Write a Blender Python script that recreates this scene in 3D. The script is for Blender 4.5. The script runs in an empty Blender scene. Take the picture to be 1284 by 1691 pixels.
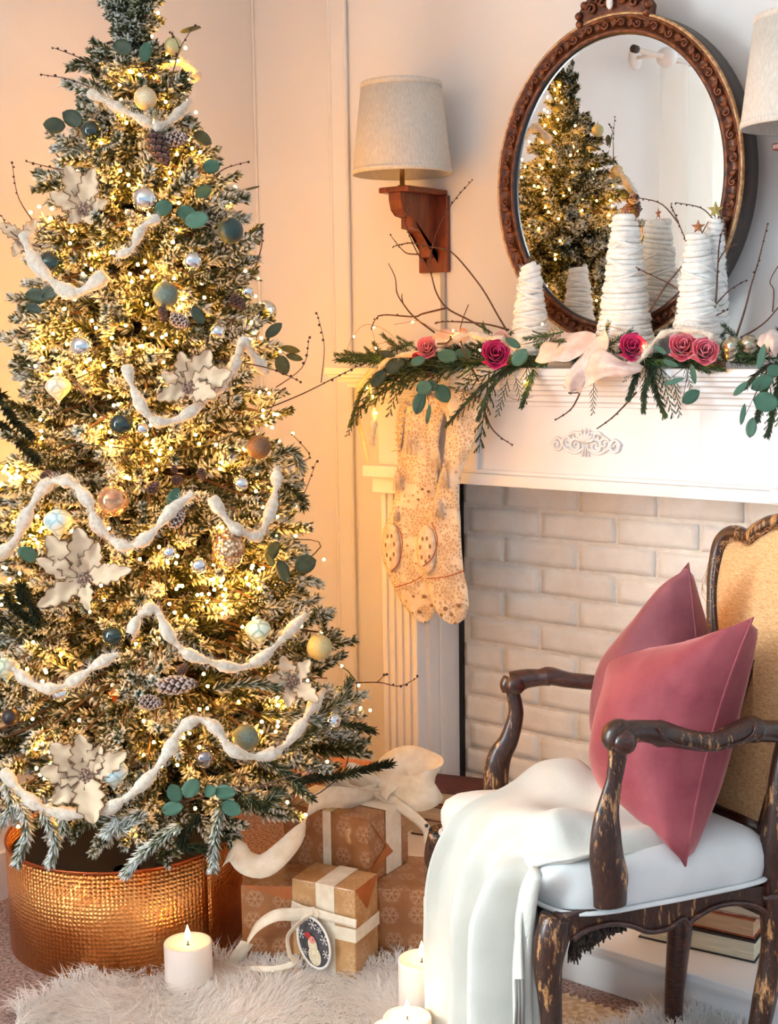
import bpy, math, random
import numpy as np
from mathutils import Vector, Matrix, Euler, Quaternion
random.seed(7)
PI = math.pi
SC = bpy.context.scene
COL = SC.collection
# ------------------------------------------------------------------ camera
H = 1.39; F = 2250.0
YAW, PIT, ROL = math.radians(37.8), math.radians(7.35), math.radians(-.8)
CM = Matrix.Rotation(YAW, 3, 'Z') @ Matrix.Rotation(PI/2-PIT, 3, 'X') @ Matrix.Rotation(ROL, 3, 'Z')
CP = Vector((0, 0, H))
cd = bpy.data.cameras.new('camera'); cam = bpy.data.objects.new('camera', cd); COL.objects.link(cam)
cam.matrix_world = Matrix.Translation(CP) @ CM.to_4x4()
cd.sensor_fit = 'VERTICAL'; cd.sensor_height = 36; cd.lens = F/1691*36; cd.clip_start = .05
SC.camera = cam
# ------------------------------------------------------------------ world, daylight, exposure
w = bpy.data.worlds.new('world'); SC.world = w; w.use_nodes = True
w.node_tree.nodes['Background'].inputs[0].default_value = (.68, .84, 1.0, 1)
w.node_tree.nodes['Background'].inputs[1].default_value = .92
SC.view_settings.view_transform = 'Standard'; SC.view_settings.look = 'None'
SC.view_settings.exposure = 0.12; SC.view_settings.gamma = 1; SC.view_settings.use_curve_mapping = False
def area(name, loc, rot, sx, sy, power, col):
    l = bpy.data.lights.new(name, 'AREA'); l.shape = 'RECTANGLE'; l.size = sx; l.size_y = sy; l.energy = power; l.color = col
    o = bpy.data.objects.new(name, l); o.location = loc; o.rotation_euler = rot; COL.objects.link(o); return o
# daylight falling in through the window of the left wall (the mirror shows its curtain)
area('window_daylight', (-3.05, -1.22, 1.5), (0, math.radians(-90), 0), 1.7, 1.7, 740, (.77, .90, 1.0))
# ------------------------------------------------------------------ pixel -> point helpers
def ray(x, y): return CM @ Vector(((x-642)/F, -(y-845.5)/F, -1.0))
def on(x, y, ax, v):
    d = ray(x, y); t = (v-CP[ax])/d[ax]; return CP+d*t
def onp(x, y, p0, n):
    d = ray(x, y); t = ((Vector(p0)-CP).dot(n))/d.dot(n); return CP+d*t
def at(x, y, z):
    return CP+ray(x, y)*z
# ------------------------------------------------------------------ geometry helpers
class G:
    def __init__(s): s.v = []; s.f = []; s.a = []
    def add(s, v, f, a=None):
        o = len(s.v); s.v += [Vector(p) for p in v]; s.f += [tuple(i+o for i in q) for q in f]
        s.a += (a if isinstance(a, list) else [a or 0.0]*len(v)); return s
    def join(s, g, m=None):
        s.add([m @ p for p in g.v] if m is not None else g.v, g.f, list(g.a)); return s
    def box(s, c, d, m=None):
        x, y, z = d[0]/2, d[1]/2, d[2]/2; c = Vector(c)
        v = [Vector((i, j, k)) for i in (-x, x) for j in (-y, y) for k in (-z, z)]
        v = [(m @ p if m is not None else p)+c for p in v]
        return s.add(v, [(0,1,3,2),(4,6,7,5),(0,4,5,1),(2,3,7,6),(0,2,6,4),(1,5,7,3)])
    def bb(s, x0, x1, y0, y1, z0, z1): return s.box(((x0+x1)/2,(y0+y1)/2,(z0+z1)/2),(x1-x0,y1-y0,z1-z0))
    def tube(s, pts, r, n=6, cap=True, a=0.0, flat=1.0, up=None):
        pts = [Vector(p) for p in pts]; k = len(pts)
        rs = r if isinstance(r, (list, tuple)) else [r]*k
        t0 = (pts[1]-pts[0]).normalized()
        u = Vector(up) if up is not None else (Vector((0,0,1)) if abs(t0.z) < .9 else Vector((1,0,0)))
        u = (u-t0*u.dot(t0)).normalized(); V = []
        for i, p in enumerate(pts):
            t = (pts[min(i+1,k-1)]-pts[max(i-1,0)])
            t = t.normalized() if t.length > 1e-9 else t0
            u = (u-t*u.dot(t)); u = u.normalized() if u.length > 1e-6 else t.orthogonal().normalized()
            b = t.cross(u)
            for j in range(n):
                an = 2*PI*j/n; V.append(p+u*math.cos(an)*rs[i]*flat+b*math.sin(an)*rs[i])
        Fc = [(i*n+j, i*n+(j+1)%n, (i+1)*n+(j+1)%n, (i+1)*n+j) for i in range(k-1) for j in range(n)]
        if cap: Fc += [tuple(range(n-1,-1,-1)), tuple(range((k-1)*n, k*n))]
        return s.add(V, Fc, a)
    def lathe(s, prof, n=24, c=(0,0,0), cap=True, m=None):
        c = Vector(c); V = []
        for r, z in prof:
            for j in range(n):
                p = Vector((r*math.cos(2*PI*j/n), r*math.sin(2*PI*j/n), z)); V.append((m @ p if m is not None else p)+c)
        k = len(prof)
        Fc = [(i*n+j, i*n+(j+1)%n, (i+1)*n+(j+1)%n, (i+1)*n+j) for i in range(k-1) for j in range(n)]
        if cap: Fc += [tuple(range(n-1,-1,-1)), tuple(range((k-1)*n, k*n))]
        return s.add(V, Fc)
    def ball(s, c, r, n=12, m=6, sc=(1,1,1)):
        prof = [(max(1e-4, math.sin(PI*i/m))*r, -math.cos(PI*i/m)*r) for i in range(m+1)]
        g = G().lathe(prof, n, cap=False)
        return s.add([Vector((p.x*sc[0], p.y*sc[1], p.z*sc[2]))+Vector(c) for p in g.v], g.f)
    def grid(s, P, a=None, closeu=False):
        nu = len(P); nv = len(P[0]); V = [p for row in P for p in row]
        Fc = [(i*nv+j, i*nv+j+1, ((i+1)%nu)*nv+j+1, ((i+1)%nu)*nv+j) for i in range(nu if closeu else nu-1) for j in range(nv-1)]
        return s.add(V, Fc, a)
    def prism(s, poly, ax, a0, a1):
        def P(p, t):
            return Vector((t,p[0],p[1])) if ax == 0 else Vector((p[0],t,p[1])) if ax == 1 else Vector((p[0],p[1],t))
        n = len(poly)
        return s.add([P(p,a0) for p in poly]+[P(p,a1) for p in poly],
            [tuple(range(n)), tuple(range(2*n-1,n-1,-1))]+[(i,(i+1)%n,n+(i+1)%n,n+i) for i in range(n)])
W = {}
def mesh(name, g, m, smooth=True):
    me = bpy.data.meshes.new(name); me.from_pydata([tuple(v) for v in g.v], [], g.f)
    if any(g.a):
        at_ = me.attributes.new('tint', 'FLOAT', 'POINT'); at_.data.foreach_set('value', g.a)
    me.validate(); me.update()
    if m: me.materials.append(m)
    if smooth: me.polygons.foreach_set('use_smooth', [True]*len(me.polygons))
    return me
def tag(o, label=None, cat=None, group=None, kind=None):
    if label: o['label'] = label
    if cat: o['category'] = cat
    if group: o['group'] = group
    if kind: o['kind'] = kind
    return o
def thing(name, label, cat, loc=(0,0,0), group=None):
    o = bpy.data.objects.new(name, None); COL.objects.link(o); o.location = loc; o.empty_display_size = .02
    W[o] = Vector(loc); return tag(o, label, cat, group)
def obj(name, g, m, parent=None, smooth=True, solid=0, bevel=0, sub=0, origin=None, kind=None, label=None):
    """one mesh object; g in world coordinates (or local when the parent is at 0)"""
    base = W.get(parent, Vector((0,0,0))) if parent else (Vector(origin) if origin is not None else sum(g.v, Vector())/max(1,len(g.v)))
    h = G(); h.v = [p-base for p in g.v]; h.f = g.f; h.a = g.a
    o = bpy.data.objects.new(name, mesh(name, h, m, smooth)); COL.objects.link(o)
    if parent: o.parent = parent; W[o] = base
    else: o.location = base; W[o] = base
    if solid:
        md = o.modifiers.new('solid', 'SOLIDIFY'); md.thickness = solid; md.offset = 0
    if bevel:
        md = o.modifiers.new('bevel', 'BEVEL'); md.width = bevel; md.segments = 2; md.limit_method = 'ANGLE'
    if sub:
        md = o.modifiers.new('sub', 'SUBSURF'); md.levels = sub; md.render_levels = sub
    if kind: o['kind'] = kind
    if label: o['label'] = label
    return o
def struct(name, g, m, **k): return obj(name, g, m, kind='structure', smooth=False, **k)
def dup(root, loc=None, rot=None, sc=None, label=None, group=None):
    r = root.copy(); COL.objects.link(r)
    if loc is not None: r.location = loc
    if rot is not None: r.rotation_mode = 'QUATERNION'; r.rotation_quaternion = rot
    if sc is not None: r.scale = (sc,)*3 if isinstance(sc, (int, float)) else sc
    if label: r['label'] = label
    if group: r['group'] = group
    for ch in list(root.children):
        c = ch.copy(); COL.objects.link(c); c.parent = r
        for gg in ch.children:
            d = gg.copy(); COL.objects.link(d); d.parent = c
    return r
def inst(name, me, parent, loc, rot, sc=1):
    o = bpy.data.objects.new(name, me); COL.objects.link(o); o.parent = parent
    o.location = Vector(loc)-W.get(parent, Vector()); o.rotation_mode = 'QUATERNION'; o.rotation_quaternion = rot
    o.scale = (sc,)*3 if isinstance(sc, (int, float)) else sc
    return o
def frame(d, up=(0,0,1), spin=0):
    """quaternion whose local +Z runs along d"""
    q = Vector(d).to_track_quat('Z', 'Y'); return q @ Quaternion((0,0,1), spin)
def interp(x, xs, ys):
    return float(np.interp(x, xs, ys))
def smooth_path(pts, n):
    """Catmull-Rom through the points"""
    P = [Vector(p) for p in pts]; k = len(P)
    if k < 3: return [P[0].lerp(P[-1], i/(n-1)) for i in range(n)]
    out = []
    for i in range(n):
        u = i/(n-1)*(k-1); j = min(int(u), k-2); t = u-j
        p0, p1, p2, p3 = P[max(j-1,0)], P[j], P[j+1], P[min(j+2,k-1)]
        out.append(.5*((2*p1)+(p2-p0)*t+(2*p0-5*p1+4*p2-p3)*t*t+(3*p1-p0-3*p2+p3)*t**3))
    return out
# ------------------------------------------------------------------ materials
def lin(c):
    return tuple(((x/255/12.92) if x/255 <= .04045 else ((x/255+.055)/1.055)**2.4) for x in c)+(1,)
MATS = {}
class NT:
    def __init__(s, name):
        s.m = bpy.data.materials.new(name); s.m.use_nodes = True; s.t = s.m.node_tree
        s.b = s.t.nodes['Principled BSDF']; s.out = s.t.nodes['Material Output']
    def n(s, typ, **k):
        x = s.t.nodes.new(typ)
        for a, v in k.items():
            if a.startswith('i_'):
                key = a[2:]; x.inputs[int(key) if key.isdigit() else key.replace('_', ' ')].default_value = v
            else: setattr(x, a, v)
        return x
    def l(s, a, b): s.t.links.new(a, b)
    def coord(s, obj_=True): return s.n('ShaderNodeTexCoord').outputs['Object' if obj_ else 'UV']
    def pos(s): return s.n('ShaderNodeNewGeometry').outputs['Position']
    def noise(s, co, scale, det=3, rough=.55, sc3=None):
        if sc3:
            mp = s.n('ShaderNodeMapping'); mp.inputs['Scale'].default_value = sc3; s.l(co, mp.inputs[0]); co = mp.outputs[0]
        x = s.n('ShaderNodeTexNoise'); x.inputs['Scale'].default_value = scale; x.inputs['Detail'].default_value = det
        x.inputs['Roughness'].default_value = rough; s.l(co, x.inputs['Vector']); return x.outputs[0]
    def ramp(s, fac, stops):
        x = s.n('ShaderNodeValToRGB'); e = x.color_ramp.elements
        while len(e) < len(stops): e.new(.5)
        for i, (p, c) in enumerate(stops): e[i].position = p; e[i].color = c
        s.l(fac, x.inputs[0]); return x.outputs[0]
    def mix(s, fac, a, b):
        x = s.n('ShaderNodeMix', data_type='RGBA')
        for inp, v in ((x.inputs['Factor'], fac), (x.inputs[6], a), (x.inputs[7], b)):
            if isinstance(v, (tuple, float, int)): inp.default_value = v
            else: s.l(v, inp)
        return x.outputs[2]
    def math(s, op, a, b=0.0, c=None):
        x = s.n('ShaderNodeMath', operation=op)
        for i, v in enumerate((a, b) if c is None else (a, b, c)):
            if isinstance(v, (float, int)): x.inputs[i].default_value = v
            else: s.l(v, x.inputs[i])
        return x.outputs[0]
    def bump(s, h, strength=.3, dist=.002):
        x = s.n('ShaderNodeBump'); x.inputs['Strength'].default_value = strength; x.inputs['Distance'].default_value = dist
        s.l(h, x.inputs['Height']); s.l(x.outputs[0], s.b.inputs['Normal']); return x
    def col(s, c):
        if isinstance(c, tuple): s.b.inputs['Base Color'].default_value = c
        else: s.l(c, s.b.inputs['Base Color'])
    def set(s, **k):
        for a, v in k.items(): s.b.inputs[a.replace('_', ' ')].default_value = v
        return s
def pm(name, c, c2=None, scale=40, rough=.6, metal=0, bump=0, bscale=None, lo=.4, hi=.6, sheen=0, spec=.5, sc3=None, coat=0, dist=.002, sss=0):
    """plain procedural material: two tones of noise and fine relief"""
    if name in MATS: return MATS[name]
    s = NT(name); s.set(Roughness=rough, Metallic=metal, Specular_IOR_Level=spec, Sheen_Weight=sheen, Coat_Weight=coat)
    co = s.coord()
    if c2: s.col(s.ramp(s.noise(co, scale, sc3=sc3), [(lo, lin(c)), (hi, lin(c2))]))
    else: s.col(lin(c))
    if bump: s.bump(s.noise(co, bscale or scale, 4, .65, sc3=sc3), bump, dist)
    if sss: s.set(Subsurface_Weight=sss, Subsurface_Scale=.01)
    MATS[name] = s.m; return s.m
def emis(name, c, k):
    if name in MATS: return MATS[name]
    s = NT(name); s.col(lin(c)); s.b.inputs['Emission Color'].default_value = lin(c); s.b.inputs['Emission Strength'].default_value = k
    MATS[name] = s.m; return s.m
# ================================================================== THE SETTING
def wall_mat():
    s = NT('painted_wall'); s.set(Roughness=.7, Specular_IOR_Level=.3)
    s.col(s.ramp(s.noise(s.pos(), 2.2, 4), [(.3, lin((224,222,219))), (.7, lin((230,229,227)))]))
    s.bump(s.noise(s.pos(), 90, 3), .05); return s.m
WALL = wall_mat()
PAINT = pm('white_paint', (238,238,238), (230,230,230), 6, .38, bump=.04, bscale=60, lo=.35, hi=.7)
def carpet_mat():
    s = NT('carpet'); s.set(Roughness=.95, Sheen_Weight=.2, Specular_IOR_Level=.1); co = s.pos()
    c = s.ramp(s.noise(co, 120, 3, .7), [(.36, lin((84,62,56))), (.5, lin((156,126,116))), (.66, lin((196,170,160)))])
    s.col(c); s.bump(s.noise(co, 160, 3, .7), .9, .004); return s.m
struct('floor', G().bb(-2.8, 2.2, -3.2, 3.0, -.05, 0), carpet_mat())
struct('ceiling', G().bb(-2.95, 2.2, -3.2, 3.12, 2.72, 2.8), WALL)
struct('wall_back', G().bb(-2.95, 2.2, 3.0, 3.12, 0, 2.72), WALL)
# left wall with the window opening
WY0, WY1, WZ0, WZ1 = -2.05, -.28, .65, 2.35
struct('wall_left', G().bb(-2.95,-2.8, WY1, 3.0, 0, 2.72).bb(-2.95,-2.8,-3.2,WY0,0,2.72).bb(-2.95,-2.8,WY0,WY1,0,WZ0).bb(-2.95,-2.8,WY0,WY1,WZ1,2.72), WALL)
g = G()
for y in (WY0, WY1, (WY0+WY1)/2): g.box((-2.86, y, (WZ0+WZ1)/2), (.06, .05, WZ1-WZ0))
for z in (WZ0, WZ1, (WZ0+WZ1)/2): g.box((-2.86, (WY0+WY1)/2, z), (.06, WY1-WY0, .05))
for y in (WY0-.04, WY1+.04): g.box((-2.79, y, (WZ0+WZ1)/2), (.03, .09, WZ1-WZ0+.16))
g.box((-2.79, (WY0+WY1)/2, WZ1+.05), (.03, WY1-WY0, .09)); g.box((-2.78, (WY0+WY1)/2, WZ0-.03), (.07, WY1-WY0+.2, .04))
struct('window_1', g, PAINT)
struct('baseboard_back', G().bb(-2.8, -2.24, 2.98, 3.0, 0, .12).bb(-2.8,-2.24,2.985,3.0,.12,.14), PAINT)
struct('baseboard_left', G().bb(-2.8, -2.78, .2, 2.98, 0, .12), PAINT)
x0 = on(559,700,1,3.0).x; x1 = on(584,700,1,3.0).x
g = G().bb(x0, x1, 2.988, 3.0, .14, 2.72)
for x in (x0, x1): g.tube([(x, 2.988, .14), (x, 2.988, 2.72)], .006, 8)
struct('trim_1', g, WALL)
g = G().tube([(-2.797, 2.996, .14), (-2.797, 2.996, 2.72)], .004, 6); struct('trim_2', g, WALL)
# curtain and its rod
def sheer():
    s = NT('sheer_curtain'); t = s.n('ShaderNodeBsdfTransparent'); tr = s.n('ShaderNodeBsdfTranslucent'); d = s.n('ShaderNodeBsdfDiffuse')
    tr.inputs[0].default_value = lin((250,246,238)); d.inputs[0].default_value = lin((246,242,234))
    a = s.n('ShaderNodeMixShader'); a.inputs[0].default_value = .45; s.l(tr.outputs[0], a.inputs[1]); s.l(d.outputs[0], a.inputs[2])
    b = s.n('ShaderNodeMixShader'); b.inputs[0].default_value = .55; s.l(t.outputs[0], b.inputs[1]); s.l(a.outputs[0], b.inputs[2])
    s.l(b.outputs[0], s.out.inputs['Surface']); return s.m
P = []
for i in range(181):
    y = -2.2+i/180*2.82
    row = []
    for z in (2.455, 2.2, 1.6, 1.0, .4, .06):
        row.append(Vector((-2.70+.042*math.sin(i*.55)+.012*math.sin(i*.23+z), y+.01*math.sin(z*3+i), z)))
    P.append(row)
tag(obj('sheer_curtain', G().grid(P), sheer()), 'pleated white sheer curtain hanging from the rod, reflected in the oval mirror', 'curtain')
r = thing('curtain_rod', 'white curtain rod with ball finial and wall brackets, reflected at the mirror top', 'curtain rod', (-2.70, -.6, 2.52))
obj('rod', G().tube([(-2.70,-2.4,2.47),(-2.70,.88,2.47)], .011, 10), PAINT, r)
obj('end_cap', G().tube([(-2.70,.875,2.47),(-2.70,.90,2.47)], .016, 10), pm('dark_cap', (60,48,40)), r)
for y in (.72, -2.3):
    obj('bracket', G().tube([(-2.70,y,2.47),(-2.80,y,2.47)], .009, 8).lathe([(.045,0),(.045,.008),(.02,.014)], 16, (-2.8,y,2.47), m=Matrix.Rotation(PI/2,3,'Y')), PAINT, r)
obj('finial', G().ball((-2.70,.64,2.47), .042, 16, 8), PAINT, r)
# ------------------------------------------------------------------ fireplace
XC = -1.59
m = thing('mantelpiece', 'white painted wooden fireplace surround with fluted pilasters and long moulded shelf', 'mantelpiece', (XC, 2.9, 0))
SL, SR = -2.317, 2*XC+2.317
def mir_x(x): return 2*XC-x
ZT = 1.312
g = G().bb(SL, SR, 2.72, 3.0, ZT-.018, ZT)
obj('shelf', g, PAINT, m, smooth=False, bevel=.002)
steps = [(.008,.010,.009),(.020,.020,.012),(.040,.014,.006),(.058,.016,.012)]
g = G(); z = ZT-.018
for inset, hh, _ in [(.006,.009,0),(.022,.012,0),(.038,.014,0),(.060,.012,0),(.074,.016,0),(.086,.012,0)]:
    g.bb(SL+inset*1.25, SR-inset*1.25, 2.72+inset*.86, 3.0, z-hh, z); z -= hh
obj('bed_moulding', g, PAINT, m, smooth=False, bevel=.003)
ZB = z
g = G().bb(-2.19, mir_x(-2.19), 2.80, 3.0, 1.05, ZB)
obj('frieze', g, PAINT, m, smooth=False)
for xa, xb in ((-2.195,-1.885),(mir_x(-1.885), mir_x(-2.195))):
    obj('frieze_block', G().bb(xa, xb, 2.788, 2.80, 1.058, ZB+.002), PAINT, m, smooth=False, bevel=.002)
obj('lintel_band', G().bb(-2.19, mir_x(-2.19), 2.782, 3.0, 1.022, 1.05).bb(-2.19, mir_x(-2.19), 2.792, 3.0, 1.05, 1.060), PAINT, m, smooth=False, bevel=.002)
for s_ in (0, 1):
    def bx(gg, xa, xb, ya, yb, za, zb):
        if s_: xa, xb, za = mir_x(xb), mir_x(xa), max(za, .113)
        return gg.bb(xa, xb, ya, yb, za, zb)
    g = G(); bx(g,-2.225,-2.060,2.755,3.0,1.028,1.058); bx(g,-2.208,-2.072,2.775,3.0,.985,1.028)
    obj('capital', g, PAINT, m, smooth=False, bevel=.003)
    g = G(); bx(g,-2.199,-2.085,2.806,2.86,0,.985)
    for k in range(5):
        xa = -2.199+k*.0245; bx(g, xa, xa+.016, 2.80, 2.806, .12, .985)
    bx(g,-2.205,-2.079,2.79,2.86,0,.12)
    obj('pilaster', g, PAINT, m, smooth=False, bevel=.002)
    g = G(); bx(g,-2.200,-2.072,2.838,3.0,0,.985); bx(g,-2.072,-2.066,2.88,2.90,.1,1.02)
    obj('jamb', g, PAINT, m, smooth=False, bevel=.002)
# carved applique on the frieze
def scroll(cx, cz, r0, turns, a0, s, y=2.797, r=.0042):
    P = []
    for i in range(26):
        t = i/25; a = a0+s*turns*2*PI*t; rr = r0*(1-t*.82)
        P.append((cx+rr*math.cos(a), y, cz+rr*math.sin(a)))
    return P, [r*(1-.35*i/25) for i in range(26)]
oc = on(968,733,1,2.80); g = G()
for s in (-1, 1):
    for (dx, dz, r0, tn, a0, sg) in ((.026,-.004,.017,1.3,1.6,-1),(.048,.002,.016,1.2,-.6,1),(.078,-.004,.016,1.3,2.2,1),(.030,.016,.012,1.1,.4,1)):
        p, r = scroll(dx, dz, r0, tn, a0, sg)
        g.tube([(oc.x+s*q[0], q[1], oc.z+q[2]) for q in p], r, 6, flat=1)
    g.tube(smooth_path([(oc.x+s*a,2.797,oc.z+b) for a,b in ((.008,-.012),(.03,-.022),(.055,-.012),(.075,.012),(.092,-.002))], 14), .004, 6)
    g.tube(smooth_path([(oc.x+s*a,2.797,oc.z+b) for a,b in ((.012,.026),(.035,.024),(.055,.012),(.07,-.006))], 12), [.004-.0002*i for i in range(12)], 6)
for k in range(-3, 4):
    a = k*.38; g.tube([(oc.x,2.796,oc.z+.002),(oc.x+.020*math.sin(a),2.793,oc.z+.002+.020*math.cos(a)),(oc.x+.032*math.sin(a),2.797,oc.z+.002+.034*math.cos(a))], [.002,.0052,.001], 6)
for k in (-1,0,1): g.tube([(oc.x+k*.004,2.796,oc.z-.002),(oc.x+k*.009,2.796,oc.z-.03)], [.003,.002], 6)
obj('carved_scrollwork', g, PAINT, m)
# brick infill
BR = NT('painted_brick'); BR.set(Roughness=.62)
co = BR.pos(); oi = BR.n('ShaderNodeObjectInfo')
c0 = BR.ramp(BR.noise(co, 14, 5, .6), [(.35, lin((226,224,218))), (.65, lin((238,237,233)))])
chip = BR.ramp(BR.noise(co, 23, 5, .7, sc3=(1,1,1.6)), [(.72, (0,0,0,1)), (.735, (1,1,1,1))])
BR.col(BR.mix(chip, c0, lin((150,112,84)))); BR.bump(BR.noise(co, 34, 6, .65), .55, .004)
GAP = pm('dark_gap', (22,20,22))
bw = struct('wall_brick', G().bb(-2.072, mir_x(-2.072), 2.985, 3.0, .1, 1.03), pm('painted_mortar', (230,228,222), (220,216,208), 60, .8, bump=.5, bscale=70))
obj('dark_joint', G().bb(-2.0725, -2.062, 2.972, 2.99, .1, 1.03), GAP, bw, smooth=False)
zrow = on(951,848,1,2.975).z; xj = on(951,830,1,2.975).x
L, CZ = .222, .0742; rng = random.Random(3)
brick_me = []
for k in range(4):
    P = []
    NU, NV = 10, 4
    for i in range(NU+1):
        row = []
        for j in range(NV+1):
            u, v = i/NU-.5, j/NV-.5
            e = .0035; x = u*(L-.012)+rng.uniform(-1,1)*(.0018 if abs(v) == .5 or abs(u) == .5 else 0); z = v*(CZ-.012)+rng.uniform(-1,1)*(.0016 if abs(v) == .5 or abs(u) == .5 else 0)
            row.append(Vector((x, -.006+rng.uniform(0,.0022), z)))
        P.append(row)
    g = G().grid(P); n0 = len(g.v)
    ring = [(i,0) for i in range(NU+1)]+[(NU,j) for j in range(1,NV+1)]+[(i,NV) for i in range(NU-1,-1,-1)]+[(0,j) for j in range(NV-1,0,-1)]
    idx = [i*(NV+1)+j for i,j in ring]
    out = [Vector((g.v[q].x*1.012, .011, g.v[q].z*1.035)) for q in idx]
    g.v += out; g.a += [0]*len(out); nn = len(idx)
    g.f += [(idx[a], idx[(a+1)%nn], n0+(a+1)%nn, n0+a) for a in range(nn)]
    g.f = [tuple(reversed(f)) for f in g.f]
    brick_me.append(mesh('brick', g, BR.m))
row = -1; z = zrow+CZ/2+CZ*0
zz = z+CZ
rows = []
while zz-CZ/2 > .1: rows.append(zz); zz -= CZ
xa, xb = -2.062, mir_x(-2.062)
for ri, zc in enumerate(rows):
    if zc+CZ/2 > 1.035: continue
    off = xj + (0 if ri % 2 else L/2)
    k0 = math.floor((xa-off)/L)-1
    for k in range(k0, k0+8):
        a, b = off+k*L, off+(k+1)*L
        a2, b2 = max(a, xa), min(b, xb)
        if b2-a2 < .03: continue
        o = inst('brick', brick_me[rng.randrange(4)], bw, ((a2+b2)/2, 2.985+rng.uniform(-.002,.002), zc), Quaternion((0,1,0), rng.uniform(-.006,.006)), ((b2-a2)/L, 1, 1))
# raised hearth
h = thing('hearth', 'long low white painted raised hearth box with a moulded lip under the chair', 'hearth', (-1.4, 2.7, 0))
obj('top_slab', G().bb(-2.06, -.45, 2.41, 2.985, .094, .112), PAINT, h, smooth=False, bevel=.003)
obj('lip_moulding', G().bb(-2.055,-.45,2.42,2.97,.085,.094).bb(-2.05,-.45,2.428,2.97,.078,.085), PAINT, h, smooth=False, bevel=.002)
obj('front_face', G().bb(-2.045, -.45, 2.442, 2.96, 0, .078), PAINT, h, smooth=False)
# ------------------------------------------------------------------ sconces
LINEN = NT('linen_shade'); LINEN.set(Roughness=.85, Sheen_Weight=.2, Specular_IOR_Level=.2)
co = LINEN.coord()
LINEN.col(LINEN.ramp(LINEN.noise(co, 300, 2, .5, sc3=(1,1,.25)), [(.3, lin((196,192,182))), (.7, lin((214,211,203)))]))
LINEN.bump(LINEN.noise(co, 420, 2, .6, sc3=(1,1,.3)), .25, .001)
WOODR = NT('red_brown_wood'); WOODR.set(Roughness=.35)
co = WOODR.coord(); WOODR.col(WOODR.ramp(WOODR.noise(co, 16, 5, .6, sc3=(6,6,1)), [(.3, lin((84,34,20))), (.7, lin((134,62,34)))])); WOODR.bump(WOODR.noise(co, 60, 3, sc3=(6,6,1)), .1)
BRASS = pm('aged_brass', (150,112,70), rough=.35, metal=1)
def sconce(label, SX, SY, z0, z1, r0, r1, cat='wall lamp'):
    t = thing('wall_sconce', label, cat, (SX, 3.0, z0-.22))
    zt = z0-.032
    g = G().bb(SX-.055, SX+.042, SY-.03, 3.0, zt-.014, zt)
    obj('top_plate', g, WOODR.m, t, smooth=False, bevel=.003)
    pr = [(330,775),(332,820),(342,870),(362,900),(398,912),(398,968),(425,975),(455,1000),(480,1045),(495,1095),(500,1128),(545,1136),(545,1184),(590,1186),(592,1206)]
    pts = []
    for a, b in pr:
        q = on(560+a/3.2533, 80+b/3.2533, 0, -2.14); pts.append((q.y, q.z))
    dz = zt-.014-pts[0][1]; pts = [(y, zz+dz) for y, zz in pts]
    poly = pts+[(3.0, pts[-1][1]), (3.0, zt-.014)]
    obj('corbel', G().prism(poly, 0, SX-.02, SX+.018), WOODR.m, t, smooth=False, bevel=.002)
    obj('back_plate', G().bb(SX-.045, SX+.05, 2.985, 3.0, pts[-1][1]-.004, zt-.014), WOODR.m, t, smooth=False, bevel=.003)
    obj('lamp_stem', G().lathe([(.013,0),(.013,.004),(.0065,.006),(.0065,.05),(.011,.055),(.011,.10)], 14, (SX, SY, zt)), BRASS, t)
    k = 48; g = G()
    prof = [(r0,0),(r0-.001,.006),(r1,z1-z0)]
    g.lathe([(r0,0),(r1,z1-z0),(r1-.003,z1-z0),(r0-.003,0),(r0,0)], k, (SX,SY,z0), cap=False)
    obj('lamp_shade', g, LINEN.m, t)
    e = (z1-z0)
    for za, zb in ((0,.013),(e-.013,e)):
        g = G()
        ra = r0+(r1-r0)*za/e+.0015; rb = r0+(r1-r0)*zb/e+.0015
        g.lathe([(ra-.004,za-.001),(ra,za),(rb,zb),(rb-.004,zb+.001)], k, (SX,SY,z0), cap=False)
        obj('shade_trim', g, LINEN.m, t)
    g = G().tube([(SX-r1+.005,SY,z1-.02),(SX+r1-.005,SY,z1-.02)], .0015, 5).tube([(SX,SY-r1+.005,z1-.02),(SX,SY+r1-.005,z1-.02)], .0015, 5)
    obj('shade_spider', g, BRASS, t)
    obj('cord_cover', G().bb(SX+.022, SX+.036, 2.99, 3.0, ZT, pts[-1][1]), pm('grey_cord_cover', (168,166,164)), t, smooth=False)
    obj('bulb', G().ball((SX,SY,z0+.12), .028, 12, 8), pm('unlit_bulb', (236,232,222), rough=.2), t)
    return t
SX = -2.158; SY = on(664,308,0,SX).y
z0 = on(664,288,1,SY).z; z1 = on(663,137,1,SY).z
sconce('linen-shaded wooden corbel wall sconce left of the oval mirror, fully visible', SX, SY, z0, z1, .128, .102)
SX2 = -1.105
sconce('right-hand linen-shaded wall sconce cut off by the right photo edge', SX2, SY, z0+.012, z1+.012, .128, .102)
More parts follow.
